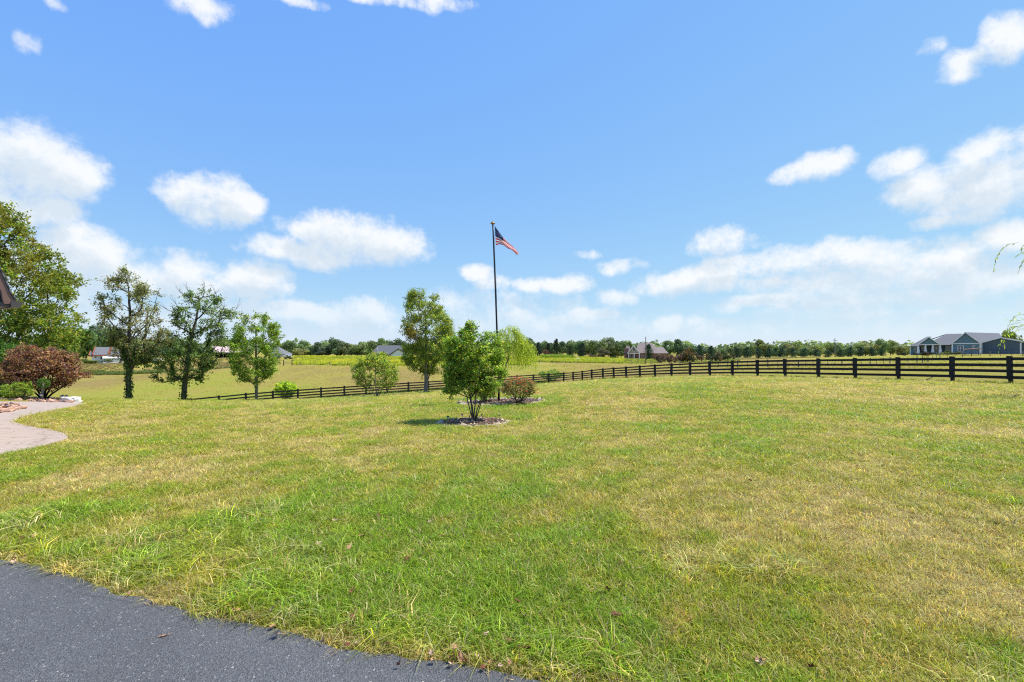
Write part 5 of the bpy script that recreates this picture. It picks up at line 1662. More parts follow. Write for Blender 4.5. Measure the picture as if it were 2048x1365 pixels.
rake_roof(191, 221, 694.5, 186, 214.5, 710, Y + 1)
rake_roof(224, 250, 695, 220, 262, 711, Y)
rake_roof(181.5, 187, 703, 178.5, 186, 711, Y + 1.5)
wallbox('porch_wall', root, 206, 720, 256, 726, Y - 2, 3, 'white_siding', 1.0); wallbox('porch_glazing', root, 206.5, 717, 255.5, 720.05, Y - 1.9, 2.6, 'glass_blue', 0)
for k in range(10):
    p = P(206.5 + k * 5.4, 720, Y); MB().box(p.x - .16, p.x + .16, Y - 2.05, Y - 1.85, p.z - .02, P(0, 717, Y).z).build('porch_post', M['white'], root)
a, b_ = P(205, 716.8, Y), P(257, 716.8, Y); roofslab('porch_roof', root, [(a.x, Y - 2.4, a.z), (b_.x, Y - 2.4, b_.z), (b_.x, Y + 1, b_.z + .9), (a.x, Y + 1, a.z + .9)], .15, 'roof_white')
window(root, 200.5, 714, 204, 718.5, Y + 2, cols=1, pane='dark_inside'); window(root, 189, 713, 193, 717, Y + 2, cols=1); window(root, 210, 712.6, 213.5, 715.5, Y + 2, cols=1)
window(root, 190, 704, 193.5, 708, Y + 2.5, cols=1, pane='glass_blue')
d_ = window(root, 239, 716.5, 243.5, 725, Y - 2, cols=1, rows=1, pane='dark_inside'); d_.name = 'door'

HOUSE = None
# --- white trailer and tank
Y = 225.0
p0, p1 = P(303.5, 718, Y), P(321, 722.5, Y)
root = thing('white_trailer', 'low white trailer in the field between the two ivy trees', 'trailer', (p0.x, Y, p1.z))
mb = MB(); mb.prism([(p0.x, p1.z), (p1.x, p1.z), (p1.x, p0.z - .15), (p1.x - .3, p0.z), (p0.x + .5, p0.z), (p0.x, p0.z - .4)], Y, Y + 2.2); mb.build('body', M['white'], root)
for x in (p0.x + 1.1, p0.x + 2.1): MB().tube([(x, Y - .05, p1.z - .1), (x, Y + .25, p1.z - .1)], [.36, .36], 12).build('wheel', M['black'], root)
Y = 178.0
p0, p1 = P(1150, 716.5, Y), P(1161, 719.3, Y); zc = (p0.z + p1.z) / 2; rr_ = (p0.z - p1.z) / 2
root = thing('propane_tank', 'white horizontal tank in the field left of the brick house', 'tank', (p0.x, Y, p1.z))
MB().tube([(p0.x, Y, zc), (p0.x + .15, Y, zc), (p0.x + .4, Y, zc), (p1.x - .4, Y, zc), (p1.x - .15, Y, zc), (p1.x, Y, zc)], [.05, rr_ * .75, rr_, rr_, rr_ * .75, .05], 14).build('tank', M['white'], root, smooth=True)
MB().lathe((p0.x + .95, Y, zc + rr_ * .9), [(.16, 0), (.16, .18), (.05, .22)], 10).build('dome', M['white'], root)
for x in (p0.x + .5, p1.x - .5): MB().box(x - .08, x + .08, Y - .25, Y + .25, p1.z - .6, zc - rr_ * .6).build('foot', M['steel'], root)

# ------------------------------------------------------------------ utility poles, gate, wire fence
for lab, x, yt, Y, nm in (('tall wooden utility pole standing in front of the brick house', 1291.3, 675, 150, 'utility_pole'), ('wooden utility pole with short crossarm in the row of evergreens', 1669.8, 677, 190, 'utility_pole')):
    base = gp(x, Y); top = P(x, yt, Y); root = thing(nm, lab, 'utility pole', base)
    MB().tube([(base.x, Y, base.z - .5), (base.x + .05, Y, (base.z + top.z) / 2), (base.x, Y, top.z)], [.19, .16, .12], 9).build('pole', M['wood_grey'], root, smooth=True)
    if x > 1500:
        MB().box(base.x - .9, base.x + .9, Y - .2, Y - .1, top.z - .9, top.z - .75).build('crossarm', M['wood_grey'], root)
        MB().lathe((base.x + .35, Y - .2, top.z - 2.6), [(.2, 0), (.22, .1), (.22, .8), (.1, .9)], 10).build('transformer', M['steel'], root, smooth=True)
    else:
        MB().lathe((base.x, Y, top.z), [(.05, 0), (.06, .1), (.03, .2)], 8).build('insulator', M['steel'], root)

pa, pb = at(567, 732), at(584, 731.5)
root = thing('farm_gate', 'dark metal farm gate between two posts at the field edge', 'gate', pa)
for p in (pa, pb): MB().tube([p + Vector((0, 0, -.3)), p + Vector((0, 0, 1.45))], [.12, .11], 8).build('post', M['wood_brown'], root)
for z in (.45, .8, 1.12): MB().tube([pa + Vector((.1, 0, z)), pb + Vector((-.1, 0, z))], [.035, .035], 6).build('gate_bar', M['black'], root)

WIRE = [(600, 731.5), (660, 731.5), (712.5, 732), (770, 732), (840, 731.5), (905, 730.5), (960, 730), (1020, 729), (1079, 727.5), (1156, 727.5), (1228, 728), (1262, 729), (1302, 728.5)]


def wire_fence(label, pxs, h, sub, seed):
    rng = random.Random(seed)
    G = [at(*p) for p in pxs]
    root = thing('wire_fence', label, 'fence', G[0]); prev = None
    pts = []
    for i, g in enumerate(G):
        k = sub if i < len(G) - 1 else 1
        for j in range(k):
            p = g.lerp(G[i + 1], j / k) if i < len(G) - 1 else g
            p = Vector((p.x, p.y, g1(p.x, p.y))); hh = h * rng.uniform(.92, 1.05); pts.append((p, hh))
            if j == 0: MB().tube([p + Vector((0, 0, -.3)), p + Vector((rng.gauss(0, .03), 0, hh))], [.09, .08], 7).build('wood_post', M['wood_grey'], root)
            else: MB().box(p.x - .025, p.x + .025, p.y - .02, p.y + .02, p.z - .3, p.z + hh * .92).build('steel_post', M['black'], root)
    for z in (.35, .7, 1.0): MB().tube([p + Vector((0, 0, z * h / 1.2)) for p, hh in pts], [.008] * len(pts), 3).build('wire', M['wood_grey'], root)
    return root


wire_fence('thin wire field fence with wooden posts along the yellow meadow', WIRE, 1.2, 3, 1)
wire_fence('thin wire fence seen through the black boards in the right field', [(1302, 731), (1360, 733), (1420, 734.5), (1475.5, 736), (1536, 735), (1597, 735), (1640, 734), (1684, 732.5), (1740, 729), (1780, 727.5), (1834, 726)], 1.15, 3, 2)
wire_fence('wire fence crossing the grass in front of the blue house', [(1845, 726), (1856, 725), (1880, 716), (1925, 714), (1980, 713), (2046, 712.5)], 1.2, 3, 3)

# ------------------------------------------------------------------ far trees
def lump_crown(seed, nl, nf, ls, shape='round'):
    """unit tree crown (height 1, width ~.8, base at z .12): leaf faces over overlapping lumps"""
    rng = np.random.default_rng(seed); C, Nn = [], []
    if shape == 'round':
        lumps = [(np.array([0, 0, .52]), .30)]
        for _ in range(nl):
            v = unit(rng.normal(0, 1, 3)); v[2] = v[2] * .9
            lumps.append((np.array([v[0] * .27, v[1] * .27, .52 + v[2] * .33]), rng.uniform(.10, .19)))
    elif shape == 'oval':
        lumps = []
        for k in range(nl + 4):
            f = (k + .5) / (nl + 4); w = .30 * (math.sin(math.pi * (f * .78 + .18))) ** .7; a = rng.uniform(0, 6.28)
            lumps.append((np.array([math.cos(a) * w * .45, math.sin(a) * w * .45, .08 + .86 * f]), w * .85))
    else:                                          # brush: low, twiggy
        lumps = []
        for _ in range(nl): lumps.append((np.array([rng.normal(0, .22), rng.normal(0, .22), rng.uniform(.2, .75)]), rng.uniform(.14, .26)))
    per = nf // len(lumps)
    for c, r_ in lumps:
        v = unit(rng.normal(0, 1, (per, 3))); C.append(c + v * r_ * rng.uniform(.72, 1.08, (per, 1))); Nn.append(v)
    C, Nn = np.concatenate(C), np.concatenate(Nn); n_ = len(C)
    C[:, 2] = np.clip(C[:, 2], .01, 1.02)
    D = np.cross(Nn, rng.normal(0, 1, (n_, 3))) + rng.normal(0, .35, (n_, 3))
    if shape == 'oval': D[:, 2] += .9
    col = np.clip((1 + rng.normal(0, .22, (n_, 1))) * np.ones((1, 3)), .3, 1.8) * (1 + rng.normal(0, .07, (n_, 3)))
    return leaf_mesh('crown', C, D, Nn + rng.normal(0, .45, (n_, 3)), ls * rng.uniform(.6, 1.4, n_), np.clip(col, .2, 2), .75, .05)


def unit_trunk(seed, top=.6, r_=.022):
    rng = np.random.default_rng(seed); mb = MB()
    mb.tube([(0, 0, -.06), (.008, 0, .2), (-.005, .01, top)], [r_, r_ * .8, r_ * .25], 7)
    for k in range(6):
        a = k * 1.05 + rng.uniform(0, .6); z = .2 + .05 * k; mb.tube([(0, 0, z), (.13 * math.cos(a), .13 * math.sin(a), z + .13), (.24 * math.cos(a), .24 * math.sin(a), z + .3)], [r_ * .45, r_ * .3, r_ * .12], 5)
    me = bpy.data.meshes.new('trunk'); me.from_pydata(mb.v, [], mb.f); me.update(); return me


ROUND = [lump_crown(500 + k, 15, 2600, .062) for k in range(7)]
OVAL = [lump_crown(520 + k, 12, 2000, .05, 'oval') for k in range(4)]
BRUSH = [lump_crown(540 + k, 9, 1100, .085, 'brush') for k in range(4)]
UT = [unit_trunk(560 + k) for k in range(3)]
for me in ROUND + OVAL + BRUSH: me.materials.append(M['leaf_far'])
for me in UT: me.materials.append(M['bark_dark'])
rngf = np.random.default_rng(77)


def far_tree(name, label, cat, px, ytop, Y, color, wpx=None, meshes=ROUND, group=None, ybase=None):
    b0 = gp(px, Y); top = P(px, ytop, Y); h = max(1.0, top.z - b0.z)
    root = thing(name, label, cat, b0, group)
    w = (wpx * Y / F / .8) * (rngf.uniform(.75, 1.3) if name == 'wood_tree' else 1.0)
    if name == 'wood_tree' and label != W_L: h *= rngf.uniform(.84, 1.08)
    k = rngf.integers(len(meshes)); a = rngf.uniform(0, 6.28)
    for nm, me in (('crown', meshes[k]), ('trunk', UT[k % 3])):
        o_ = link(nm, me, None, root); o_.scale = (w, w, h); o_.rotation_euler = (0, 0, a)
        c = np.array(color) * (1 + rngf.normal(0, .12)) * (1 + rngf.normal(0, .05, 3)); o_.color = (*np.clip(c, .01, 1), 1)
    return root


FG = (.20, .265, .11); FD = (.14, .205, .105); FY = (.30, .33, .125); FB = (.085, .065, .05)
W_L = 'broad-leaved tree in the tall wood behind the white porch house'
for x, yt in ((60, 672), (85, 662), (108, 656), (132, 650), (152, 648), (172, 644), (192, 646), (208, 654), (224, 650), (243, 662), (262, 676), (284, 684), (306, 688), (330, 684), (352, 688)):
    far_tree('wood_tree', W_L, 'tree', x, yt, 262 + rngf.uniform(-14, 20), FG if x % 3 else FD, 34, group='wood behind the white porch house')
W_M = 'rounded broad-leaved tree in the wood behind the yellow meadow'
for x, yt in ((398, 692), (420, 690), (470, 687), (486, 689), (556, 682), (578, 679), (594, 688), (608, 682), (622, 684), (635, 678), (652, 684), (673, 674), (688, 678), (704, 683), (722, 684), (746, 675), (762, 675), (778, 674), (795, 679), (812, 684), (830, 680), (850, 684),
              (600, 695), (645, 696), (680, 694), (715, 696), (732, 690), (560, 696), (870, 680), (893, 682), (915, 679), (940, 680), (966, 682), (990, 678)):
    far_tree('wood_tree', W_M, 'tree', x, yt, 268 + rngf.uniform(-10, 24) - (12 if yt > 692 else 0), (FY if x in (704, 600) else FD if x % 2 else FG), 30, group='wood behind the yellow meadow')
W_C = 'broad-leaved tree in the wood left of and behind the brick house'
for x, yt in ((1040, 676), (1059, 674), (1076, 680), (1090, 679), (1104, 681), (1122, 679), (1141, 675), (1158, 676), (1172, 680), (1187, 679), (1202, 680), (1216, 673), (1230, 676), (1243, 680), (1256, 679), (1272, 684), (1292, 684), (1312, 688), (1336, 677), (1356, 676), (1372, 686), (1386, 687), (1404, 690), (1424, 692), (1440, 694), (1462, 693), (1180, 695), (1240, 697)):
    far_tree('wood_tree', W_C, 'tree', x, yt, 285 + rngf.uniform(-8, 22), FG if x % 3 else FD, 28, group='wood behind the brick house')
W_R = 'pale green tree rising behind the row of evergreens'
for x, yt in ((1480, 692), (1490, 690), (1502, 685), (1517, 681), (1531, 688), (1546, 689), (1560, 689), (1575, 686), (1591, 684), (1608, 689), (1621, 691), (1635, 688), (1657, 683), (1672, 689), (1686, 692), (1702, 690), (1717, 688), (1731, 683), (1747, 686), (1762, 677), (1781, 679), (1797, 689), (1811, 688)):
    far_tree('wood_tree', W_R, 'tree', x, yt, 262 + rngf.uniform(-12, 20), (FY if x % 2 else FG), 27, group='trees behind the evergreen row')
far_tree('yard_tree', 'round green tree showing above the roofs at the right edge', 'tree', 2020, 659, 165, FY, 34)

# evergreens left of the brick house
for lab, x, yt, w, Y, c in (('dark pointed evergreen, leftmost of those beside the willow', 1076.6, 685, 20, 232, (.028, .05, .036)), ('tallest dark evergreen left of the brick house', 1112.5, 678.5, 19, 230, (.026, .05, .03)),
                            ('small dark evergreen between the two pointed ones', 1096, 687, 15, 240, (.03, .055, .035)), ('blunt evergreen right of the tallest one', 1141, 691, 20, 236, (.04, .07, .035)),
                            ('broad blue-green evergreen halfway to the brick house', 1163.5, 686.5, 22, 225, (.03, .058, .042)), ('dark evergreen in front of the brick house beside the utility pole', 1297, 689, 22, 196, (.024, .05, .026))):
    far_tree('evergreen_tree', lab, 'evergreen', x, yt, Y, c, w, OVAL)
far_tree('yard_tree', 'yellow-green spreading tree left of the brick house', 'tree', 1229, 693, 215, (.13, .16, .03), 26)
far_tree('yard_tree', 'grey-brown thinning tree left of the yellow-green one', 'tree', 1206, 697, 212, (.12, .115, .07), 26)
far_tree('yard_bush', 'reddish-brown bush between the pointed evergreens', 'bush', 1093, 698, 226, (.15, .085, .06), 16, BRUSH)
far_tree('yard_bush', 'brownish bush at the edge of the meadow left of the thinning tree', 'bush', 1190, 706, 205, (.13, .10, .065), 16, BRUSH)
far_tree('yard_bush', 'small round green bush before the thinning tree', 'bush', 1225, 711, 205, (.06, .10, .04), 11, BRUSH)

ORD = 'first second third fourth fifth sixth seventh eighth ninth tenth eleventh twelfth thirteenth fourteenth fifteenth sixteenth'.split()
EV = [(1399.5, 690), (1422, 692), (1473, 694.5), (1494, 695), (1517, 697), (1538.6, 697), (1562, 696), (1585, 695.5), (1608.5, 697), (1632, 699), (1656, 700), (1681, 699), (1701, 694.5), (1722, 694.5), (1743, 695.5), (1764, 696.5)]
for i, (x, yt) in enumerate(EV):
    far_tree('row_evergreen', 'clipped dark evergreen, %s from the brick house in the long row' % ORD[i], 'evergreen', x, yt, 206 - i * 1.2, (.042, .088, .055), 20 if i < 12 else 18, OVAL, 'row of evergreens')
for i, (x, yt, c, w) in enumerate(((1322, 706, (.16, .11, .085), 15), (1331, 708, (.17, .11, .09), 11), (1343, 707, (.18, .115, .095), 15), (1356, 706, (.17, .12, .09), 15), (1368, 703, (.08, .095, .04), 16), (1371, 693, (.16, .10, .05), 22), (1384, 707, (.05, .075, .035), 14), (1403, 704, (.16, .115, .09), 16), (1425, 705, (.07, .085, .045), 15), (1437, 702, (.17, .11, .08), 14), (1455, 703, (.065, .085, .04), 22))):
    far_tree('brush', '%s %s bush, %s from the brick house in the scrubby line' % (('twiggy', 'grey-brown') if c[0] > .12 else ('leafy', 'dull green'))[:2].__add__((ORD[i],)) if False else ('%s bush, %s from the brick house in the scrubby line' % ('grey-brown twiggy' if c[0] > .12 else 'dull green leafy', ORD[i])), 'bush', x, yt, 152 + rngf.uniform(0, 5), c, w, BRUSH, 'scrub right of the brick house')
# planting in front of the blue house
for lab, x, yt, w, Y, c in (('dark shrub at the left end of the blue house porch', 1836, 704, 12, 128, (.05, .06, .035)), ('reddish-green shrub before the blue house porch', 1850, 702.5, 16, 127, (.075, .06, .04)), ('dark green shrub under the third porch column', 1862, 705, 10, 127, (.04, .07, .03)),
                            ('yellow-green grass clump right of the porch', 1887, 705, 15, 124, (.17, .19, .05)), ('pale leafy shrub by the blue house door', 1897, 699, 12, 126, (.12, .15, .07)), ('small dark evergreen left of the blue house', 1810, 706, 7, 133, (.03, .05, .03)),
                            ('low hedge-like shrub under the blue house window', 1913, 706.5, 16, 124, (.06, .09, .035)), ('yellowing tree just left of the blue house', 1801, 691, 14, 190, (.15, .14, .04))):
    far_tree('house_shrub', lab, 'shrub', x, yt, Y, c, w, BRUSH)
# weeds before the white porch house
for lab, x, yt, w, Y, c in (('pale green thicket left of the white porch house', 168, 718, 26, 200, (.14, .17, .04)), ('green thicket before the porch of the white house', 190, 717, 34, 198, (.13, .17, .045)), ('yellow-green bush left of the white trailer', 290, 712, 16, 215, (.15, .18, .04)),
                            ('dense shrubs before the grey hip-roofed house', 551, 711, 14, 190, (.08, .11, .05)), ('grey-green shrub right of the grey hip-roofed house', 578, 711.5, 14, 190, (.10, .13, .06)), ('tall green weeds left of the white gable', 755, 707, 20, 225, (.12, .17, .04)),
                            ('brown weeds beside the white gable wall', 776, 709, 12, 224, (.17, .13, .07))):
    far_tree('field_bush', lab, 'bush', x, yt, Y, c, w, BRUSH)

# one unbroken far wood behind everything
rng = np.random.default_rng(600)
C, Nn, cl_ = [], [], []
for k in range(420):
    x = rng.uniform(-620, 620); y = rng.uniform(390, 440); hgt = rng.uniform(7, 13) * (1.25 if x < -180 else 1); zb = -3
    n_ = 60; v = unit(rng.normal(0, 1, (n_, 3))); v[:, 2] = np.abs(v[:, 2])
    C.append(np.array([x, y, zb + hgt * .35]) + v * np.array([7, 5, hgt * .65]) * rng.uniform(.8, 1.05, (n_, 1))); Nn.append(v)
    cl_.append(np.tile(np.array(FG) * rng.uniform(.7, 1.3), (n_, 1)) * (1 + rng.normal(0, .15, (n_, 1))))
C, Nn, cl_ = np.concatenate(C), np.concatenate(Nn), np.concatenate(cl_)
fw = link('distant_wood', leaf_mesh('distant_wood', C, np.cross(Nn, rng.normal(0, 1, C.shape)), Nn + rng.normal(0, .4, C.shape), rng.uniform(1.6, 3.2, len(C)), np.clip(cl_, .01, 1), .9), M['leaf'])
tag(fw, 'unbroken green wood along the horizon', 'wood', kind='stuff')

# ------------------------------------------------------------------ grass, weeds and meadow (uncountable: instanced tufts)
def blades(n, h, spread, lean, w, seed, curl=.5, tipcol=None):
    rng = np.random.default_rng(seed)
    a = rng.uniform(0, 2 * math.pi, n); r_ = spread * np.sqrt(rng.uniform(0, 1, n)); B = np.stack([r_ * np.cos(a), r_ * np.sin(a), np.zeros(n)], 1)
    az = rng.uniform(0, 2 * math.pi, n); H = h * rng.uniform(.45, 1.15, n); ln = lean * rng.uniform(.2, 1.2, n)
    d = np.stack([np.cos(az), np.sin(az), np.zeros(n)], 1); sd_ = np.stack([-np.sin(az), np.cos(az), np.zeros(n)], 1)
    sd_ = unit(sd_ + d * rng.normal(0, .6, (n, 1)))
    up_ = np.array([0, 0, 1.0])
    mid = B + d * (H * ln * .35)[:, None] + up_ * (H * .6)[:, None]
    tip = B + d * (H * ln * (.8 + curl))[:, None] + up_ * (H * np.clip(1.05 - .45 * ln * curl, .3, 1))[:, None]
    W = (w * rng.uniform(.7, 1.3, n))[:, None]
    V = np.stack([B - sd_ * W * .5, B + sd_ * W * .5, mid + sd_ * W * .42, mid - sd_ * W * .42, tip], 1).reshape(-1, 3)
    k = np.arange(n) * 5
    Q = np.stack([k, k + 1, k + 2, k + 3], 1); T = np.stack([k + 3, k + 2, k + 4], 1)
    c = np.clip((1 + rng.normal(0, .25, (n, 1))) * (1 + rng.normal(0, .07, (n, 3))), .4, 1.9)
    dry = rng.random(n) < .12; c[dry] = c[dry] * np.array([1.45, 1.2, 1.5])
    c2 = c * 1.08 if tipcol is None else np.where((rng.random(n) < .7)[:, None], np.array(tipcol), c)
    return fast_mesh('tuft', V, [Q, T], np.concatenate([c, c2]))


def protos(name, meshes):
    col = bpy.data.collections.new(name)
    for i, me in enumerate(meshes):
        me.materials.append(M['grass']); o_ = bpy.data.objects.new('%s_%02d' % (name, i), me); col.objects.link(o_)
    return col


def scatter(name, pts, rot, scl, idx, tintc, col, label, cat):
    me = bpy.data.meshes.new(name); n = len(pts)
    me.vertices.add(n); me.vertices.foreach_set('co', pts.astype(np.float32).ravel())
    for an, tp, dat, key in (('rot', 'FLOAT_VECTOR', rot, 'vector'), ('scl', 'FLOAT_VECTOR', scl, 'vector'), ('idx', 'INT', idx, 'value'), ('tint', 'FLOAT_COLOR', np.concatenate([tintc, np.ones((n, 1))], 1), 'color')):
        a = me.attributes.new(an, tp, 'POINT'); a.data.foreach_set(key, np.ascontiguousarray(dat, np.int32 if tp == 'INT' else np.float32).ravel())
    me.update()
    ob = link(name, me, M['grass'])
    ng = bpy.data.node_groups.new(name, 'GeometryNodeTree')
    ng.interface.new_socket('Geometry', in_out='INPUT', socket_type='NodeSocketGeometry'); ng.interface.new_socket('Geometry', in_out='OUTPUT', socket_type='NodeSocketGeometry')
    gi, go = N(ng, 'NodeGroupInput'), N(ng, 'NodeGroupOutput')
    ci = N(ng, 'GeometryNodeCollectionInfo'); ci.inputs['Collection'].default_value = col; ci.inputs['Separate Children'].default_value = True; ci.inputs['Reset Children'].default_value = True
    ip = N(ng, 'GeometryNodeInstanceOnPoints'); ip.inputs['Pick Instance'].default_value = True
    ng.links.new(gi.outputs[0], ip.inputs['Points']); ng.links.new(ci.outputs[0], ip.inputs['Instance'])
    for an, tp, sock in (('rot', 'FLOAT_VECTOR', 'Rotation'), ('scl', 'FLOAT_VECTOR', 'Scale'), ('idx', 'INT', 'Instance Index')):
        na = N(ng, 'GeometryNodeInputNamedAttribute', data_type=tp); na.inputs['Name'].default_value = an; ng.links.new(na.outputs['Attribute'], ip.inputs[sock])
    ng.links.new(ip.outputs[0], go.inputs[0])
    md = ob.modifiers.new('scatter', 'NODES'); md.node_group = ng
    return tag(ob, label, cat, kind='stuff')


def clover(seed):
    rng = np.random.default_rng(seed); n = 16; a = rng.uniform(0, 6.28, n); r_ = .05 * np.sqrt(rng.random(n))
    C = np.stack([r_ * np.cos(a), r_ * np.sin(a), rng.uniform(.012, .04, n)], 1); az = rng.uniform(0, 6.28, n)
    D = np.stack([np.cos(az), np.sin(az), rng.normal(.1, .3, n)], 1); Nn = rng.normal(0, .35, (n, 3)); Nn[:, 2] += 1
    return leaf_mesh('tuft', C, D, Nn, rng.uniform(.014, .03, n), np.clip((1 + rng.normal(0, .2, (n, 1))) * np.ones((1, 3)), .4, 1.8), .75)


PG = protos('lawn_tuft', [blades(12, .047, .046, 1.0, .0037, 700 + k) for k in range(6)] + [blades(11, .045, .055, 1.8, .0038, 710 + k, .2) for k in range(3)] + [clover(730 + k) for k in range(3)] + [blades(13, .095, .05, 1.1, .0045, 720 + k, .9) for k in range(3)])


def tint_of(l, n, rng):
    """turf colour by lushness, blade by blade"""
    green = np.array([.22, .34, .026]); olive = np.array([.355, .345, .04]); straw = np.array([.56, .475, .21]); tan = np.array([.43, .30, .13])
    u = rng.random(n); c = np.empty((n, 3))
    l2 = np.clip(l + rng.normal(0, .12, n), 0, 1)[:, None]
    c = np.where(l2 > .5, olive + (green - olive) * (l2 - .5) * 2, straw + (olive - straw) * l2 * 2)
    st = (u < (.12 + .28 * (1 - l) ** 2))[:, None]; c = np.where(st, straw * rng.uniform(.7, 1.15, (n, 1)), c)
    bt = (rng.random(n) < .12 * (1 - l))[:, None]; c = np.where(bt, tan, c)
    yl = (rng.random(n) < .14)[:, None]; c = np.where(yl, c * np.array([1.35, 1.2, .9]), c)
    return c * rng.uniform(.64, 1.46, (n, 1))


rng = np.random.default_rng(800)
NT = GRASS_N
Yr = (rng.random(NT) * (46 ** .62 - 1.75 ** .62) + 1.75 ** .62) ** (1 / .62)
Xr = rng.uniform(-1, 1, NT) * (1.16 * Yr + 1.2)
ok = inside(lawn_poly, Xr, Yr) & ~inside(drive_poly2, Xr, Yr) & ~inside(path_poly, Xr, Yr) & ~inside(strip_poly, Xr, Yr) & ~inside(nook_poly, Xr, Yr)
for c, rx, ry in BEDS.values(): ok &= np.hypot((Xr - c.x) / rx, (Yr - c.y) / ry) > 1.07
Xr, Yr = Xr[ok], Yr[ok]; n = len(Xr)
lv = lush(Xr, Yr)
dd = seg_dist([(p.x, p.y) for p in de], Xr, Yr)
# long bunch grass in patches towards the drive
lng = (fbm(Xr * 1.1 + 20, Yr * 1.1 + 8, 3) > .60) & (Yr < 5.2) & (rng.random(n) < .25)
lng |= (dd < .35) & (rng.random(n) < .12)
edge_dry = np.exp(-(dd / .10) ** 2); lv = np.clip(lv - edge_dry * .8, 0, 1)
thin = rng.random(n) < .62 + .38 * sstep(.05, .4, lv); thin |= lng
Xr, Yr, lv, lng, dd = Xr[thin], Yr[thin], lv[thin], lng[thin], dd[thin]; n = len(Xr)
Zr = gz(Xr, Yr) - .004
sc_ = (.85 + .5 * rng.random(n)) * (np.maximum(Yr, 3) / 3) ** .42
sc_ *= .75 + .45 * lv
flatw = (np.maximum(Yr, 3) / 3) ** .25
scl = np.stack([sc_ * flatw, sc_ * flatw, sc_ * rng.uniform(.75, 1.15, n) * np.where(lng, 1.0, 1) / flatw ** .6], 1)
clv = (fbm(Xr * 1.7 + 71, Yr * 1.7 + 3, 3) > .53) & (rng.random(n) < .0) & (lv > .25)
idx = np.where(lng, rng.integers(12, 15, n), np.where(clv, rng.integers(9, 12, n), np.where(rng.random(n) < .3, rng.integers(6, 9, n), rng.integers(0, 6, n))))
tint_ = tint_of(lv, n, rng)
tint_[clv & ~lng] = np.array([.23, .35, .03]) * rng.uniform(.75, 1.2, ((clv & ~lng).sum(), 1))
pale = lng & (rng.random(n) < .16); tint_[pale] = np.array([.40, .42, .14]) * rng.uniform(.8, 1.2, (pale.sum(), 1))
rot = np.stack([rng.normal(0, .12, n), rng.normal(0, .12, n), rng.uniform(0, 6.28, n)], 1)
scatter('grass', np.stack([Xr, Yr, Zr], 1), rot, scl, idx, tint_, PG, 'short patchy green and straw lawn grass', 'grass')

# weeds along the fence, tall field grass and the yellow-flowering meadow
PM = protos('field_tuft', [blades(26, .8, .35, .5, .05, 740 + k, .4) for k in range(4)] + [blades(26, .95, .38, .45, .055, 750 + k, .4, (2.4, 1.9, .9)) for k in range(4)])
pts, tin, ix, sc3 = [], [], [], []


def add(px_x, py_y, n_, kind, col, s=(.7, 1.2), sq=1.0):
    """tufts spread over the ground between photo columns and distances"""
    Y_ = rng.uniform(py_y[0], py_y[1], n_); x_ = (rng.uniform(px_x[0], px_x[1], n_) - CX) * Y_ / F
    keep = fbm(x_ * .12 + 3, Y_ * .12, 3) > .40
    x_, Y_ = x_[keep], Y_[keep]; k = len(x_)
    pts.append(np.stack([x_, Y_, gz(x_, Y_) - .03], 1)); tin.append(np.array(col) * rng.uniform(.75, 1.25, (k, 1)) * (1 + rng.normal(0, .05, (k, 3))))
    ix.append(rng.integers(0, 4, k) + (4 if kind else 0)); q_ = rng.uniform(s[0], s[1], k); sc3.append(np.stack([q_ * sq, q_ * sq, q_], 1))


add((588, 1060), (120, 232), 5200, True, (.27, .33, .035), (.5, .95), 1.8)
add((640, 860), (128, 170), 1500, True, (.34, .36, .035), (.5, .8), 1.8)
add((1230, 1330), (150, 205), 700, True, (.22, .27, .045), (.3, .7), 1.6)
add((1060, 1245), (150, 210), 2600, True, (.25, .31, .04), (.6, 1.1), 1.6)
add((1250, 1480), (152, 205), 1500, False, (.20, .25, .05), (.3, .6), 1.6)
add((1084, 1150), (186, 196), 500, False, (.20, .29, .035), (1.3, 2.2), 1.3)
add((1470, 1640), (170, 200), 700, False, (.30, .27, .14), (.5, .9), 1.4)
add((155, 330), (140, 152), 900, False, (.14, .18, .045), (.6, 1.2), 1.3)
add((155, 560), (155, 195), 2600, False, (.25, .19, .085), (.35, .6), 1.6)
add((150, 1150), (48, 118), 9500, False, (.32, .31, .045), (.10, .2), 1.5)
add((1050, 2048), (48, 130), 9000, False, (.31, .31, .045), (.10, .2), 1.5)
add((330, 470), (140, 146), 200, False, (.17, .19, .06), (.5, .9), 1.3)
for (xa, ya), (xb, yb) in zip(FENCE_L[2:22], FENCE_L[3:23]):
    k = 40; u = rng.random(k); x_ = xa + (xb - xa) * u + rng.normal(0, .25, k); y_ = ya + (yb - ya) * u + rng.uniform(-.2, 2.2, k)
    pts.append(np.stack([x_, y_, gz(x_, y_) - .03], 1)); tin.append(np.array((.14, .22, .03)) * rng.uniform(.6, 1.35, (k, 1)) * np.ones((1, 3))); ix.append(rng.integers(0, 4, k)); q_ = rng.uniform(.25, .75, k); sc3.append(np.stack([q_, q_, q_], 1))
for (xa, ya), (xb, yb) in zip(FENCE_R[:-1], FENCE_R[1:]):
    k = 26; u = rng.random(k); x_ = xa + (xb - xa) * u + rng.normal(0, .12, k); y_ = ya + (yb - ya) * u + rng.normal(0, .12, k)
    pts.append(np.stack([x_, y_, gz(x_, y_) - .03], 1)); tin.append(np.array((.24, .25, .05)) * rng.uniform(.6, 1.3, (k, 1)) * np.ones((1, 3))); ix.append(rng.integers(0, 4, k)); q_ = rng.uniform(.12, .3, k); sc3.append(np.stack([q_, q_, q_], 1))
pts, tin, ix, sc3 = np.concatenate(pts), np.concatenate(tin), np.concatenate(ix), np.concatenate(sc3)
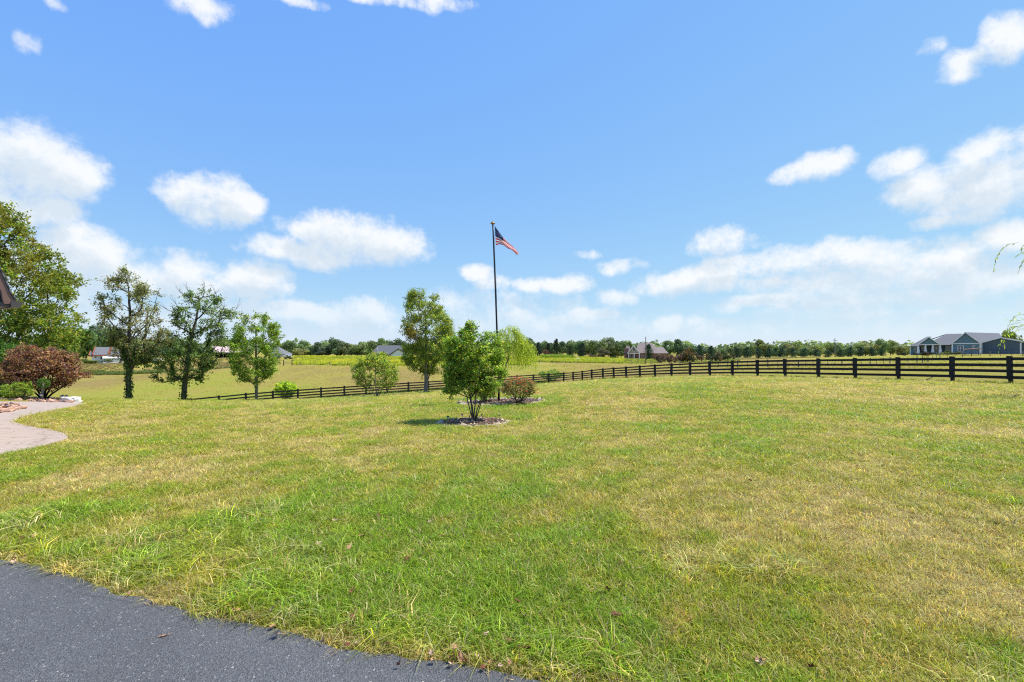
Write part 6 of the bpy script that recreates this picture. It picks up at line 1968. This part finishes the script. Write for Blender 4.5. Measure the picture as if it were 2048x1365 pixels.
fld = ~inside(lawn_poly, pts[:, 0], pts[:, 1]) | (sc3[:, 2] > .23); pts, tin, ix, sc3 = pts[fld], tin[fld], ix[fld], sc3[fld]; n = len(pts)
rot = np.stack([rng.normal(0, .06, n), rng.normal(0, .06, n), rng.uniform(0, 6.28, n)], 1)
scatter('weeds', pts, rot, sc3, ix, tin, PM, 'yellow-flowering meadow and tall weeds in the fields and along the fence', 'weeds')

# ------------------------------------------------------------------ fallen leaves
LEAF = []
for k in range(5):
    rr_ = random.Random(900 + k); V_ = [(0, 0, 0)]; lob = []
    for q_ in range(14):
        a = 2 * math.pi * q_ / 14; r_ = (1.0 if q_ % 2 == 0 else .52) * rr_.uniform(.8, 1.1) * (.75 + .25 * math.cos(a))
        x_, y_ = r_ * math.cos(a), r_ * math.sin(a); V_.append((x_ * .5, y_ * .42, .18 * x_ * x_ + .3 * y_ * y_ * rr_.choice((-.3, 1)) + rr_.gauss(0, .03)))
    F_ = [(0, 1 + q_, 1 + (q_ + 1) % 14) for q_ in range(14)]
    mb = MB(); mb.v, mb.f = V_, F_; mb.tube([(-.35, 0, .02), (-.75, .05, .05)], [.02, .015], 4); LEAF.append(mb)
LM = [plain('dry_leaf_tan', (.40, .22, .12), .8, .2, .3), plain('dry_leaf_brown', (.17, .06, .035), .75, .25, .35), plain('dry_leaf_pale', (.5, .34, .24), .8, .2, .25)]
LME = [[shared(mb, 'leaf', mt) for mb in LEAF] for mt in LM]
rl = random.Random(5)
FL = [(757, 1038, 1), (860, 1052, 2), (671, 1050, 2), (703, 1197, 1), (1038, 1216, 1), (1242, 1137, 1), (1281, 908, 1), (962, 882, 1), (970, 1285, 2), (1050, 1247, 2), (815, 1127, 1), (883, 1082, 0), (640, 1097, 2), (720, 1082, 0), (697, 1108, 0), (45, 1086, 1), (66, 1083, 0),
      (452, 1162, 2), (707, 1252, 1), (1216, 1191, 1), (1228, 1243, 1), (1501, 968, 1), (420, 1181, 0), (470, 1234, 0), (541, 1236, 2), (905, 1312, 0), (1026, 1300, 1), (1052, 1312, 1), (1516, 1335, 0), (1523, 1341, 2), (1625, 1352, 1), (1362, 1150, 1), (130, 985, 0), (1612, 945, 0), (1105, 990, 0)]
for px, py, k in FL:
    o_ = link('fallen_leaf', LME[k][rl.randrange(5)], None); p = at(px, py); o_.location = p + Vector((0, 0, .045)); s_ = rl.uniform(.07, .11); o_.scale = (s_, s_, s_); o_.rotation_euler = (rl.gauss(0, .4), rl.gauss(0, .4), rl.uniform(0, 6))
    tag(o_, 'dry fallen leaf lying in the lawn grass', 'leaf', 'fallen leaves on the lawn')
for i in range(34):
    k = rl.choice((0, 0, 1, 2)); u = rl.random() * (len(dn) - 30) + 10; a = Vector(dn[int(u)]); p = Vector((a.x + rl.gauss(0, .03), a.y + rl.gauss(.01, .035))) if i > 14 else Vector((dn[-40 + i][0] + rl.gauss(0, .12), dn[-40 + i][1] + rl.gauss(.0, .05)))
    o_ = link('edge_leaf', LME[k][rl.randrange(5)], None); o_.location = (p.x, p.y, g1(p.x, p.y) + .035); s_ = rl.uniform(.035, .08); o_.scale = (s_, s_, s_); o_.rotation_euler = (rl.gauss(0, .5), rl.gauss(0, .5), rl.uniform(0, 6))
    tag(o_, 'dry leaf scrap caught where the grass meets the asphalt', 'leaf', 'leaf scraps along the drive edge')
o_ = link('drive_leaf', LME[0][2], None); p = at(325, 1279); o_.location = p + Vector((0, 0, .02)); o_.scale = (.10, .035, .05); o_.rotation_euler = (0, 0, .45)
tag(o_, 'single orange-tan curled leaf lying on the asphalt', 'leaf')
# things lying by the fence
p = at(1537, 752.5); o_ = link('stump', STONE_ME['stone'][2].copy(), None); o_.data.materials.clear(); o_.data.materials.append(M['bark_dark']); o_.location = p + Vector((0, -.4, .03)); o_.scale = (.35, .3, .22)
tag(o_, 'small dark lump of wood in the grass before the black fence', 'wood')
a, b_ = at(1853, 761.5), at(1867, 759)
mb = MB(); off_ = a; mb.tube([a + Vector((0, 0, .05)), a.lerp(b_, .5) + Vector((0, 0, .10)), b_ + Vector((0, 0, .16))], [.03, .028, .015], 6)
o_ = mb.build('fallen_branch', M['bark_dark']); tag(o_, 'dark fallen branch lying before the right part of the fence', 'branch')
